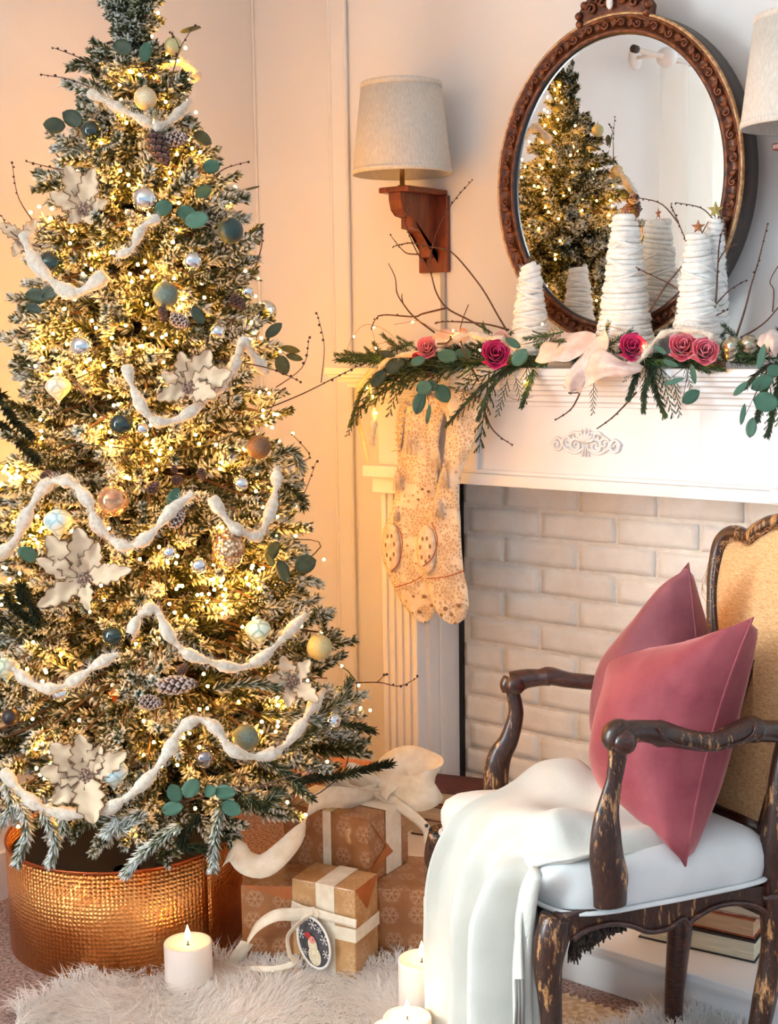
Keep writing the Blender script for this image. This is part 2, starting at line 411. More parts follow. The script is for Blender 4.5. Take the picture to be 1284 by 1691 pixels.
# ------------------------------------------------------------------ oval mirror
BRONZE = NT('carved_bronze'); BRONZE.set(Roughness=.38, Metallic=.25)
co = BRONZE.coord(); BRONZE.col(BRONZE.ramp(BRONZE.noise(co, 60, 4, .6), [(.35, lin((58,26,12))), (.62, lin((112,58,28))), (.8, lin((168,110,62)))]))
BRONZE.bump(BRONZE.noise(co, 160, 3), .3)
DARKW = pm('dark_frame_side', (34,22,16), (50,34,24), 40, .5)
TAN = pm('tan_edge', (198,158,108), (150,108,66), 80, .5)
YM = 2.885
pl, pr_ = on(821,290,1,YM), on(1229,290,1,YM); pt, pb = on(1012,24,1,YM), on(1030,566,1,YM)
MC = Vector(((pl.x+pr_.x)/2, YM, (pt.z+pb.z)/2)); MA = (pr_.x-pl.x)/2; MB_ = (pt.z-pb.z)/2
MR = Matrix.Rotation(math.radians(-1.5), 3, 'Z') @ Matrix.Rotation(math.radians(.25), 3, 'X')   # leans back against the wall
mm = thing('oval_mirror', 'oval wall mirror in a carved dark bronze frame leaning on the mantel shelf', 'mirror', MC)
def ell(a, off, y):  # point on the oval, off outward
    n = Vector((math.cos(a)/MA, 0, math.sin(a)/MB_)).normalized()
    return MC + MR @ (Vector((MA*math.cos(a), y, MB_*math.sin(a)))+n*off)
def ering(prof, n=96):
    g = G(); g.grid([[ell(2*PI*i/n, o, y) for o, y in prof] for i in range(n)], closeu=True); return g
obj('frame_moulding', ering([(-.044,.014),(-.044,.0),(-.040,-.006),(-.034,-.004),(-.030,.002),(-.012,.002),(-.008,-.006),(-.003,-.006),(-.002,.004)]), BRONZE.m, mm)
obj('tan_edge', ering([(-.0045,-.005),(-.001,-.008),(.0025,-.005),(.003,.002)]), TAN, mm)
obj('frame_side', ering([(.001,.0),(.004,.006),(.004,.07),(-.03,.075),(-.044,.016)]), DARKW, mm)
GL = NT('mirror_glass'); GL.set(Roughness=.0, Metallic=1); GL.col((.93,.94,.93,1))
g = G(); n = 96; g.add([ell(2*PI*i/n, -.042, .008) for i in range(n)], [tuple(range(n-1,-1,-1))])
obj('mirror_glass', g, GL.m, mm, smooth=False)
obj('glass_rim', ering([(-.046,.008),(-.0445,-.002),(-.042,-.002)]), pm('black_rim', (24,16,12), rough=.3), mm)
# one carved scroll motif, repeated round the frame
g = G()
P = [(.011*math.cos(a)*(1-a/9), -.004-.0006*a, .010*math.sin(a)*(1-a/9)) for a in [i*.45 for i in range(15)]]
g.tube(P, [.0034-.0001*i for i in range(15)], 6)
g.ball((0,-.007,0), .0038, 8, 5)
for k in range(4):
    a = .5+k*.35; g.tube([(.010,-.002,0),(.018*math.cos(a-.9)+.004,-.006,.010*math.sin(a-.9)),(.026,-.003,-.009+.006*k)], [.002,.0028,.0008], 5)
g.tube([(-.013,-.003,-.011),(-.004,-.006,-.014),(.008,-.003,-.012)], [.001,.0024,.001], 5)
sm = mesh('carved_scroll', g, BRONZE.m); NS = 44
for i in range(NS):
    a = 2*PI*(i+.5)/NS; p = ell(a, -.021, 0); t = (ell(a+.02, -.021, 0)-ell(a-.02, -.021, 0)).normalized()
    yv = MR @ Vector((0,1,0)); zv = t.cross(yv)
    q = Matrix((t, yv, zv)).transposed().to_quaternion()
    inst('carved_scroll', sm, mm, p, q, (1, 1, 1.05 if i % 2 else -1.05))
# crest
g = G(); gb = []
base = [(-.082,.0),(-.084,.018),(-.070,.034),(-.050,.046),(-.030,.056),(-.012,.060),(.012,.060),(.030,.056),(.050,.046),(.070,.034),(.084,.018),(.082,.0)]
top = MC+MR @ Vector((0,0,MB_))
bot = [(.082,-.012),(.04,-.004),(0,0),(-.04,-.004),(-.082,-.012)]
DZ = lambda x: -MB_*(1-math.sqrt(max(0,1-(x/MA)**2)))
base = [(x*1.12, z*1.1+DZ(x*1.12)+.004) for x, z in base]; bot = [(x*1.12, z+DZ(x*1.12)) for x, z in bot]
poly = [(x, z) for x, z in base+bot]
h0 = G().prism(poly, 1, -.004, .02)
g.add([top+MR @ p for p in h0.v], h0.f)
obj('crest_board', g, BRONZE.m, mm, smooth=False, bevel=.003)
g = G(); rng = random.Random(5)
for x, z in base: g.ball(top+MR @ Vector((x*.95,-.008,z*.95)), .0095, 10, 6)
for s in (-1,1):
    for cx, cz, r in ((.026,.030,.017),(.056,.018,.014)):
        P = [(s*(cx+r*(1-.8*i/16)*math.cos(i*.5)), -.010, cz+r*(1-.8*i/16)*math.sin(i*.5)) for i in range(17)]
        g.tube([top+MR @ Vector(p) for p in P], .0042, 6)
for k in range(6):
    a = k*PI/3; g.ball(top+MR @ Vector((.030+.009*math.cos(a),-.014,.034+.009*math.sin(a))), .0062, 8, 5)
g.ball(top+MR @ Vector((.030,-.018,.034)), .006, 8, 5)
obj('crest_carving', g, BRONZE.m, mm)
g = G().ball(top+MR @ Vector((-.002,-.018,.022)), .0085, 12, 8, (1,.8,1.7)); obj('crest_drop', g, PAINT, mm)
# ================================================================== CHRISTMAS TREE
TC = Vector((-2.26, 2.05, 0)); TD = 2.98
def tz(y): return on(250, y, 1, TC.y).z if False else CP.z + (ray(250, y).z)*((TC-CP).xy.length/ray(250, y).xy.length)
_prof = [(-75,6),(-40,28),(0,48),(50,66),(100,86),(200,118),(300,168),(400,208),(500,214),(600,224),(700,246),(800,272),(900,296),(1000,312),(1100,338),(1180,372),(1245,385),(1285,315),(1325,225),(1370,185)]
PZ = [tz(y) for y, r in _prof][::-1]; PR = [r/2250*TD for y, r in _prof][::-1]
def RZ(z): return interp(z, PZ, PR)
ZTOP = PZ[-1]; ZLOW = PZ[0]
def tree_pt(px, py, off=0.0):
    d = ray(px, py); best = None
    for i in range(320):
        t = 2.2+i*.005; p = CP+d*t
        e = math.hypot(p.x-TC.x, p.y-TC.y)-(RZ(p.z) if p.z > ZLOW else RZ(ZLOW)+(0))-off
        if e < 0: return p
        if best is None or e < best[0]: best = (e, p)
    return best[1]
def tree_out(p):
    v = Vector((p.x-TC.x, p.y-TC.y, 0)); return v.normalized() if v.length > 1e-4 else Vector((0,-1,0))
def fir_mat():
    s = NT('flocked_needles'); s.set(Roughness=.8, Specular_IOR_Level=.2)
    a = s.n('ShaderNodeAttribute', attribute_name='tint'); oi = s.n('ShaderNodeObjectInfo')
    nz = s.noise(s.pos(), 9, 2)
    f = s.math('ADD', a.outputs['Fac'], s.math('MULTIPLY', s.math('SUBTRACT', nz, .5), .9))
    s.col(s.ramp(f, [(.12, lin((30,36,18))), (.42, lin((70,74,40))), (.62, lin((160,160,138))), (.86, lin((222,226,222)))]))
    s.b.inputs['Subsurface Weight'].default_value = 0
    return s.m
FIR = fir_mat()
BARK = pm('fir_stem', (70,48,30), (98,74,50), 60, .8)
def sprig(L, n, nl, seed, w=.0017, flock=1.0, droop=.1):
    """a flocked fir tip along +Z: stem and tapered needles, tint = amount of snow"""
    rr = random.Random(seed); g = G()
    bend = [Vector((droop*L*(t*t), .0, L*t)) for t in (0,.25,.5,.75,1)]
    g.tube(bend, [.0028,.0026,.0022,.0018,.001], 4, a=.25)
    for i in range(n):
        t = (i+.5)/n; t = t**.85
        c = Vector((droop*L*t*t, 0, L*t)); ph = i*2.4+rr.uniform(-.3,.3)
        lean = rr.uniform(.75,1.3)*(1-.45*t)
        d = Vector((math.cos(ph)*math.sin(lean), math.sin(ph)*math.sin(lean), math.cos(lean)))
        l = nl*rr.uniform(.75,1.15)*(1-.25*t)
        u = d.orthogonal().normalized()*w; v = d.cross(u).normalized()*w
        tip = c+d*l; mid = c+d*l*.55
        k = min(1, max(0, (.28+.62*rr.random())*flock))
        g.add([c+u*.6, c-u*.3+v*.5, c-u*.3-v*.5, mid+u*1.25, mid-u*.7+v*1.1, mid-u*.7-v*1.1, tip],
              [(0,1,4,3),(1,2,5,4),(2,0,3,5),(3,4,6),(4,5,6),(5,3,6)], [k*.45]*3+[k*.95]*3+[min(1, k*1.15)])
    return g
SPR = [sprig(.078+.010*(k%3), 96, .0250, 40+k, w=.0025, flock=(1.15,1.3,.95,1.2,.75)[k], droop=(.1,-.1,.2,0,.15)[k]) for k in range(5)]
SPM = [mesh('branch_tip', g, FIR) for g in SPR]
SPN = [(np.array([tuple(v) for v in g.v]), g.f, np.array(g.a)) for g in SPR]
tree = thing('christmas_tree', 'tall snow-flocked fir tree in the corner filling the left side', 'christmas tree', (TC.x, TC.y, 0))
g = G().tube([(TC.x,TC.y,.0),(TC.x,TC.y,1.2),(TC.x,TC.y,ZTOP-.04)], [.024,.018,.004], 10)
obj('trunk', g, BARK, tree)
rng = random.Random(11)
tips = []; sticks = G()
z = ZLOW+.03; k = 0
VIEW = Vector((-TC.x, -TC.y, 0)).normalized()      # from the tree towards the room
while z < ZTOP-.01:
    R = RZ(z); nb = max(4, int(7+R*34))
    for j in range(nb):
        a = k*2.399+j*2*PI/nb+rng.uniform(-.15,.15); k += 1
        o = Vector((math.cos(a), math.sin(a), 0)); R2 = (R-.012)*rng.uniform(.84,1.02)
        zz = z+rng.uniform(-.02,.02)
        low = max(0, min(1, (.52-z)/.25)); dz = -.12*R2-.10*low+.03
        end = Vector((TC.x+o.x*R2, TC.y+o.y*R2, zz))
        if end.x < -2.775: end.x = -2.775
        if end.y > 2.975: end.y = 2.975
        st = Vector((TC.x, TC.y, zz-dz+.10*R2))
        if o.dot(VIEW) > -.35 or z > 1.4:
            sticks.tube([st, st.lerp(end,.55)+Vector((0,0,.012)), st.lerp(end,.9)], [.005,.0035,.002], 4, cap=False)
        # main tip and side tips
        for q in range(5 if R > .15 else 3):
            f = 1-q*.16-rng.uniform(0,.05)
            sgn = (0,1,-1,1,-1)[q]
            side = Vector((-o.y, o.x, 0))*sgn
            d = (o*(1-.28*q*.5)+side*(.55+.1*q)*(1 if q else 0)+Vector((0,0,rng.uniform(-.15,.55)-.75*low))+Vector((rng.uniform(-.2,.2),rng.uniform(-.2,.2),rng.uniform(-.1,.1))))
            d.normalize()
            p = st.lerp(end, f)-d*.075+side*.015
            if p.x+d.x*.1 < -2.79: d.x = abs(d.x)*.3; d.normalize()
            if p.y+d.y*.1 > 2.985: d.y = -abs(d.y)*.3; d.normalize()
            tips.append((p, d, rng.uniform(0,6.28), rng.uniform(.85,1.2)*(1 if R > .12 else .8), rng.randrange(5), o.dot(VIEW), f))
    z += .036+.012*min(1,R/.3)
# leader at the top
for i in range(14):
    a = i*2.4; u = i/13; d = Vector((math.cos(a)*.6, math.sin(a)*.6, .5+u*.8)).normalized()
    tips.append((Vector((TC.x, TC.y, ZTOP-.16+.11*u)), d, a, .8, i % 5, 1, 1.01))
vis = sorted(range(len(tips)), key=lambda i: -(tips[i][5]*.5+tips[i][6]*2+(.0 if i % 3 else .15)))
single = set(vis[:300]); V = []; Fs = []; A = []; off = 0
for i, (p, d, sp, sc, kk, fr, f) in enumerate(tips):
    q = frame(d, spin=sp)
    if i in single:
        inst('branch_tip', SPM[kk], tree, p, q, sc)
    elif fr > -.5 or p.z > 1.25:
        M = np.array((q.to_matrix()*sc).transposed() if False else [[c*sc for c in row] for row in q.to_matrix()])
        vv, ff, aa = SPN[kk]; V.append(vv @ M.T+np.array(tuple(p))); A.append(aa*(1 if f > .75 else .8))
        Fs += [tuple(x+off for x in t) for t in ff]; off += len(vv)
V = np.concatenate(V); A = np.concatenate(A)
me = bpy.data.meshes.new('inner_foliage'); me.from_pydata([tuple(v) for v in (V-np.array(tuple(W[tree]))).tolist()], [], Fs)
at_ = me.attributes.new('tint', 'FLOAT', 'POINT'); at_.data.foreach_set('value', A.tolist()); me.materials.append(FIR)
me.polygons.foreach_set('use_smooth', [True]*len(me.polygons))
o = bpy.data.objects.new('inner_foliage', me); COL.objects.link(o); o.parent = tree; o['kind'] = 'stuff'
obj('twigwork', sticks, BARK, tree, kind='stuff')
print('tips', len(tips), 'tris', len(Fs))
# long low branches that stick out past the outline, as in the photo
def long_branch(pts, n, flock=1.0, sz=1.0, name='low_branch'):
    P = smooth_path(pts, 12); g = G().tube(P, [.004-.0002*i for i in range(12)], 5, a=.2); rr = random.Random(int(pts[0][0]*1e4) & 1023)
    for i in range(n):
        t = i/(n-1); u = t*10.99; j = int(u); p = P[j].lerp(P[j+1], u-j); ax = (P[j+1]-P[j]).normalized()
        a = i*2.4; s_ = ax.orthogonal().normalized(); s2 = ax.cross(s_)
        for w in range(7):
            ph = a+w*.9; le = rr.uniform(.5,1.0)*(1-.3*t); d = (ax*math.cos(le)+(s_*math.cos(ph)+s2*math.sin(ph))*math.sin(le)).normalized()
            l = .024*sz*rr.uniform(.8,1.15); wv = d.orthogonal().normalized()*.0019; v2 = d.cross(wv).normalized()*.0019
            k_ = min(1, (.35+.6*rr.random())*flock)
            g.add([p+wv*.6,p-wv*.3+v2*.5,p-wv*.3-v2*.5,p+d*l*.55+wv,p+d*l*.55-wv*.6+v2,p+d*l*.55-wv*.6-v2,p+d*l],[(0,1,4,3),(1,2,5,4),(2,0,3,5),(3,4,6),(4,5,6),(5,3,6)],[k_*.45]*3+[k_*.9]*3+[k_])
    obj(name, g, FIR, tree)
for pts, n, fl in [
    ([(470,1240),(540,1195),(610,1205)],34,.6), ([(480,1290),(560,1280),(640,1262)],40,.35), ([(505,1190),(560,1160),(575,1130)],30,.8),
    ([(300,1360),(245,1400),(210,1440)],40,1.2), ([(365,1330),(355,1380),(352,1428)],34,1.1), ([(190,1345),(200,1370),(232,1348)],20,1.2),
    ([(30,1320),(45,1370),(30,1420)],40,1.3), ([(70,1340),(90,1380),(85,1420)],34,.9), ([(400,1310),(430,1330),(455,1312)],30,.5),
    ([(330,1345),(300,1390),(330,1400)],22,.25), ([(120,1330),(150,1352),(175,1345)],26,.9), ([(235,1340),(190,1362),(180,1372)],26,1.2),
    ([(160,1290),(110,1330),(105,1365)],26,1.0), ([(420,1250),(470,1275),(495,1300)],26,.8), ([(430,1180),(475,1180),(520,1190)],26,.9),
    ([(350,1140),(400,1130),(455,1135)],34,1.0), ([(10,1290),(20,1330),(0,1360)],30,1.3), ([(540,1060),(530,1010),(515,1020)],18,1.0),
    ([(440,760),(480,745),(495,770)],22,.8), ([(470,800),(495,820),(500,835)],18,.8), ([(0,650),(20,690),(50,720)],34,.15), ([(0,700),(30,730),(60,760)],34,.1),
    ([(40,1000),(35,970),(60,1015)],26,.15), ([(10,980),(30,1010),(60,1030)],26,.3)]:
    zo = TD-.30 if pts[0][1] > 900 else TD-.22
    q = [tree_pt(x, y, .03 if i else -.03) if y < 1330 else at(x, y, (tree_pt(x, 1300, .0)-CP).dot(CM @ Vector((0,0,-1)))) for i, (x, y) in enumerate(pts)]
    q[1] = q[0].lerp(q[2], .5)+Vector((0,0,.0)) + (at(pts[1][0], pts[1][1], (q[0].lerp(q[2], .5)-CP).dot(CM @ Vector((0,0,-1))))-q[0].lerp(q[2], .5))
    if all(v.x > -2.79 and v.y < 2.98 for v in q): long_branch(q, n, fl)
# ------------------------------------------------------------------ fairy lights
BULB = NT('warm_bulb'); BULB.b.inputs['Emission Color'].default_value = (1.0,.40,.04,1); BULB.b.inputs['Emission Strength'].default_value = 300; BULB.col((1,.8,.5,1))
WIRE = pm('green_wire', (38,44,26), rough=.6)
ls = thing('fairy_lights', 'string of warm white fairy lights wound round the snowy fir tree', 'string lights', (TC.x, TC.y, .3))
bm_ = mesh('light_bulb', G().ball((0,0,0), .0035, 6, 4), BULB.m)
clusters = [(165,100,2),(315,78,2),(150,115,1),(230,118,2),(255,128,1),(313,130,1),(213,205,2),(130,285,8),(210,285,6),(290,250,4),(75,335,5),(45,350,3),(230,355,3),(175,368,2),(270,290,3),(310,300,3),
    (170,420,8),(140,440,6),(218,435,3),(215,455,3),(245,465,3),(300,487,5),(310,498,3),(400,445,2),(130,492,2),(110,515,2),(340,455,3),(60,560,5),(90,560,4),(150,590,4),(75,605,8),(100,610,8),(180,600,4),(230,560,5),(250,570,5),(280,570,4),(400,560,3),(410,545,3),(330,575,4),
    (190,640,4),(70,700,5),(250,695,4),(435,680,6),(440,700,4),(175,735,5),(185,735,3),(225,730,4),(25,780,9),(45,790,7),(10,790,5),(200,770,3),(245,770,4),(235,760,4),(270,740,3),(350,740,5),(370,770,5),(390,740,3),(410,820,3),(60,840,2),(180,860,3),(370,870,3),
    (455,885,1),(488,885,1),(240,915,5),(265,925,5),(305,930,3),(345,960,6),(370,965,6),(420,950,8),(440,955,6),(300,970,5),(330,975,5),(360,975,4),(370,1000,3),(10,940,6),(15,960,5),(10,1000,3),(60,900,3),(45,1055,2),(148,1010,1),(258,1045,2),(505,1045,2),(185,950,3),
    (45,1105,1),(80,1100,3),(70,1125,1),(185,1145,1),(530,1045,1),(410,1020,4),(380,1015,4),(300,1010,3),(455,1170,4),(425,1198,5),(460,1190,4),(440,1210,3),(400,1225,4),(50,1228,3),(70,1232,4),(90,1230,3),(95,1248,3),(270,1238,1),(310,1240,3),(345,1250,2),(60,1270,3),(100,1280,2),
    (540,1258,1),(322,1335,1),(285,1375,1),(108,1362,1),(480,1330,3),(30,1365,1),(215,1370,1),(270,190,2),(200,165,1),(120,390,3),(280,400,2),(20,870,4),(40,880,3),(150,690,3),(320,700,3),(430,590,3),(440,640,3),(130,1185,2),(230,1180,2),(330,1160,3),(500,1120,2),(480,1150,2)]
rng = random.Random(21); bl = []
for x, y, n in clusters:
    for i in range(max(1, int(n*.62+.5))):
        jx, jy = (0,0) if n == 1 else (rng.gauss(0, 13), rng.gauss(0, 12))
        bl.append(tree_pt(x+jx, y+jy, rng.uniform(-.075,-.012)))
# lights on the side that only the mirror sees
for i in range(90):
    zz = .95+1.2*(i/90); a = rng.uniform(.9,2.6); R = RZ(zz)-.02*rng.random()
    bl.append(Vector((TC.x+R*math.cos(a), TC.y+R*math.sin(a), zz)))
for i in range(150):  # unseen bulbs added deep inside so the tree glows from within
    zz = .5+1.5*((i*.618)%1); a = rng.uniform(-2.2,2.2); R = RZ(zz)*rng.uniform(.45,.8)
    bl.append(Vector((max(-2.77,TC.x+R*math.cos(a)), min(2.96,TC.y+R*math.sin(a)), zz)))
# ... and round the back, where they light the corner
for i in range(70):
    zz = .45+1.15*(i/70); a = rng.uniform(.9,3.6); R = RZ(zz)-.005
    bl.append(Vector((min(-1.0,TC.x+R*math.cos(a)), TC.y+R*math.sin(a), zz)))
extra = G()
for i, p in enumerate(bl):
    if i < 299 or (i % 7 == 0 and False): inst('light_bulb', bm_, ls, p, Quaternion((0,0,1), i))
    else: extra.ball(p, .0035, 6, 4)
obj('mirror_and_hidden_bulbs', extra, BULB.m, ls, kind='stuff')
print('bulbs', len(bl))
g = G(); turns = 11
P = []
for i in range(500):
    u = i/499; zz = .42+u*1.72; a = u*turns*2*PI; R = max(.01, RZ(zz)-.035+.015*math.sin(i*.9)); x = max(-2.78, TC.x+R*math.cos(a)); y = min(2.97, TC.y+R*math.sin(a)); P.append((x, y, zz+.02*math.sin(i*.5)))
g.tube(P, .0014, 4); obj('wire', g, WIRE, ls)
# hammered copper collar
def hammered():
    s = NT('hammered_copper'); s.set(Metallic=1.0, Roughness=.28)
    co = s.coord(False)
    v = s.n('ShaderNodeTexVoronoi'); v.inputs['Scale'].default_value = 1; v.inputs['Randomness'].default_value = .28
    mp = s.n('ShaderNodeMapping'); mp.inputs['Scale'].default_value = (175, 26, 1); s.l(co, mp.inputs[0]); s.l(mp.outputs[0], v.inputs['Vector'])
    s.col(s.ramp(s.noise(s.pos(), 7, 4), [(.3, lin((214,134,72))), (.7, lin((240,172,104)))]))
    d = s.ramp(v.outputs['Distance'], [(.0, (1,1,1,1)), (.55, (0,0,0,1))]); s.bump(d, .55, .004); return s.m
CCX, CCY, CR, CH = -2.396, 2.056, .272, .248
N = 96; g = G(); P = []
t = thing('tree_collar', 'round hammered copper tree collar around the foot of the fir', 'tree collar', (CCX, CCY, 0))
me = bpy.data.meshes.new('hammered_wall'); V = []; Fc = []
for i in range(N+1):
    for j, zz in enumerate((0.0, CH)):
        V.append((CR*math.cos(2*PI*i/N), CR*math.sin(2*PI*i/N), zz))
Fc = [(2*i, 2*i+2, 2*i+3, 2*i+1) for i in range(N)]
me.from_pydata(V, [], Fc); uv = me.uv_layers.new(name='UVMap')
for p in me.polygons:
    p.use_smooth = True
    for li in p.loop_indices:
        vi = me.loops[li].vertex_index; uv.data[li].uv = ((vi//2)/N, vi % 2)
me.materials.append(hammered()); o = bpy.data.objects.new('hammered_wall', me); COL.objects.link(o); o.parent = t
md = o.modifiers.new('solid', 'SOLIDIFY'); md.thickness = .003; md.offset = -1
obj('rolled_rim', G().tube([(CCX+CR*math.cos(2*PI*i/64), CCY+CR*math.sin(2*PI*i/64), CH) for i in range(65)], .003, 8, cap=False), pm('copper_rim', (176,92,56), rough=.3, metal=1), t)
g = G().lathe([(CR-.012,.002),(CR-.012,CH-.03),(CR-.02,CH-.03),(.03,CH-.10)], 48, (CCX,CCY,0), cap=False)  # near-black sheet holds the dark shade of the collar's opening
tag(obj('collar_dark_sheet', g, pm('near_black_sheet', (14,12,16), rough=.95)), 'near-black sheet put in for the dark opening of the copper collar', 'dark sheet')
# ------------------------------------------------------------------ baubles
def glitter(name, c, c2):
    s = NT(name); s.set(Roughness=.42, Metallic=.55); co = s.coord()
    s.col(s.ramp(s.noise(co, 900, 2), [(.4, lin(c)), (.62, lin(c2))])); s.bump(s.noise(co, 1100, 2), .8, .001); return s.m
def onion_mat(name, c, c2):
    s = NT(name); s.set(Roughness=.45, Coat_Weight=.3); co = s.coord()
    v = s.n('ShaderNodeTexVoronoi', feature='DISTANCE_TO_EDGE'); v.inputs['Scale'].default_value = 45; s.l(co, v.inputs['Vector'])
    s.col(s.ramp(v.outputs['Distance'], [(.02, lin(c2)), (.16, lin(c))])); s.bump(v.outputs['Distance'], .5, .003); return s.m
MB = dict(silver=pm('silver_glass', (214,218,220), rough=.06, metal=1),
  dsilver=pm('dark_silver_glass', (150,140,140), rough=.08, metal=1),
  green=pm('dark_green_glass', (18,44,34), rough=.1, coat=1, metal=.4), teal=pm('matt_teal', (22,52,54), (30,64,62), 90, .4),
  sage=glitter('sage_glitter', (70,88,80), (140,152,138)), bronze=glitter('bronze_glitter', (86,62,44), (156,120,88)),
  champagne=glitter('champagne_glitter', (196,178,140), (240,228,196)),
  cream=onion_mat('cream_onion', (236,226,204), (202,184,148)), blue=onion_mat('ice_blue_onion', (206,226,228), (150,182,186)),
  mint=onion_mat('mint_onion', (214,226,204), (150,172,150)), dark=pm('dark_bauble', (34,24,28), rough=.3),
  palegold=glitter('pale_gold', (172,170,120), (222,214,170)))
SEQ = NT('sequin_glass'); SEQ.set(Roughness=.12, Metallic=.7); co = SEQ.coord()
v = SEQ.n('ShaderNodeTexVoronoi'); v.inputs['Scale'].default_value = 130; SEQ.l(co, v.inputs['Vector'])
SEQ.col(SEQ.ramp(v.outputs['Distance'], [(.1, lin((250,232,196))), (.6, lin((170,126,88)))])); SEQ.bump(v.outputs['Distance'], 1, .004); MB['sequin'] = SEQ.m
MB['glass'] = pm('champagne_glass', (236,196,150), (190,130,96), 30, .05, .75, bump=.3, bscale=50)
MB['copper'] = pm('copper_glass', (196,112,66), rough=.15, metal=1)
CAPM = pm('bauble_cap', (190,178,150), rough=.3, metal=1)
def bauble(px, py, r, kind, shape, label, off=.012):
    p = tree_pt(px, py, off); R = r/2250*(p-CP).length*1.0
    g = G()
    if shape == 'ball': g.ball((0,0,0), R, 24, 14)
    elif shape == 'onion':
        pr = [(.001,-1.35),(.05,-1.2),(.16,-1.0),(.45,-.68),(.80,-.36),(.98,-.02),(.97,.22),(.80,.52),(.52,.74),(.22,.86),(.16,.95)]
        g.lathe([(a*R, b*R) for a, b in pr], 24)
    elif shape == 'egg':
        pr = [(.001,-1.35),(.4,-1.22),(.75,-.85),(.95,-.3),(1,.1),(.9,.6),(.6,1.0),(.25,1.2)]
        g.lathe([(a*R, b*R) for a, b in pr], 24)
    elif shape == 'star':
        V = []
        for i in range(8):
            a = i*PI/4; q = R*(1 if i % 2 == 0 else .55); V.append(Vector((q*math.cos(a),0,q*math.sin(a))))
        V += [Vector((0,-R*.4,0)), Vector((0,R*.4,0))]
        g.add(V, [(i,(i+1)%8,8) for i in range(8)]+[((i+1)%8,i,9) for i in range(8)])
    g.v = [v_+p for v_ in g.v]
    o = tag(obj('bauble', g, MB[kind], origin=p, smooth=shape != 'star'), label, 'ornament', None)
    top = {'ball':1,'onion':.95,'egg':1.2,'star':1}[shape]*R
    obj('cap', G().lathe([(R*.22,-.002),(R*.2,R*.2),(R*.08,R*.24)], 10, (p.x,p.y,p.z+top-.001)).tube([(p.x,p.y,p.z+top+R*.2),(p.x-.003,p.y,p.z+top+R*.45),(p.x,p.y,p.z+top+R*.6),(p.x+.003,p.y,p.z+top+R*.45),(p.x,p.y,p.z+top+R*.2)], .0007, 4), CAPM, o)
    return o
for a in [
 (286,76,14,'palegold','ball','pale gold glitter bauble near the very tip of the fir'),
 (240,163,18,'champagne','ball','cream glittered bauble above the top wool swag of the tree'),
 (150,216,16,'green','ball','dark green bauble at upper left beside the top eucalyptus pair'),
 (238,329,20,'silver','ball','shiny silver bauble right of the uppermost poinsettia bloom'),
 (380,381,21,'teal','ball','matt dark teal bauble on the right edge of the upper tree'),
 (83,436,21,'green','ball','dark green glass bauble on the left edge of the upper tree'),
 (317,431,16,'silver','ball','mirror silver bauble just above right of the sage glitter bauble'),
 (273,487,21,'sage','ball','sage grey glitter bauble in the upper middle of the tree'),
 (408,482,10,'silver','ball','tiny silver bauble below the matt dark teal bauble'),
 (358,548,13,'silver','ball','small silver bauble directly above the middle poinsettia bloom'),
 (134,572,18,'silver','ball','patterned silver bauble at mid left among bright lights'),
 (96,640,21,'cream','onion','champagne onion-shaped bauble left of the middle poinsettia bloom'),
 (200,701,20,'green','ball','dark green glass bauble in the middle of the tree with a twig across it'),
 (235,708,11,'silver','ball','small silver bauble touching the right of the middle dark green bauble'),
 (427,738,20,'bronze','ball','bronze glitter bauble on the right edge of the middle tree'),
 (186,827,26,'glass','ball','large crackled champagne glass bauble above the long wavy wool garland'),
 (397,799,13,'silver','ball','small silver bauble below the bronze glitter bauble'),
 (96,862,24,'blue','onion','ice blue onion bauble hanging under the left wool wave'),
 (377,908,27,'sequin','egg','large rose gold sequined egg-shaped bauble right of centre'),
 (328,934,14,'silver','ball','silver bauble just left of the sequined egg bauble'),
 (279,912,12,'silver','ball','small silver bauble under the lowest dip of the long wool wave'),
 (187,1050,19,'green','ball','dark green bauble among dark frosted tips at lower left of the tree'),
 (426,1041,22,'mint','onion','pale mint onion bauble on the lower right of the tree'),
 (527,1069,21,'palegold','ball','pale gold bauble at the outer right edge of the lower tree'),
 (10,1103,20,'mint','onion','mint onion bauble cut off by the left photo edge'),
 (100,1145,14,'silver','ball','silver bauble on the small wool swag at lower left'),
 (406,1218,22,'sage','ball','grey green glitter bauble above the lowest wool swag'),
 (337,1252,16,'dsilver','ball','smoky silver bauble below the lowest wool arch'),
 (187,1276,24,'blue','onion','white-blue snowflake onion bauble beside the lowest poinsettia bloom'),
 (549,1190,14,'silver','ball','silver bauble at the far lower right tip of the tree'),
 (18,1184,14,'dark','ball','dark plum bauble at the left photo edge low on the tree'),
 (188,1147,15,'copper','star','small copper star ornament right of the low left silver bauble')]:
    bauble(*a)
# mirror-side baubles, seen only in the reflection
for i, (a_, zz, k_, lb) in enumerate([(1.2,1.45,'silver','silver bauble on the reflected side of the tree, low in the mirror')]):
    R = RZ(zz)+.01; p = Vector((TC.x+R*math.cos(a_), TC.y+R*math.sin(a_), zz))
    tag(obj('bauble', G().ball(p, .026, 20, 12), MB[k_]), lb, 'ornament')
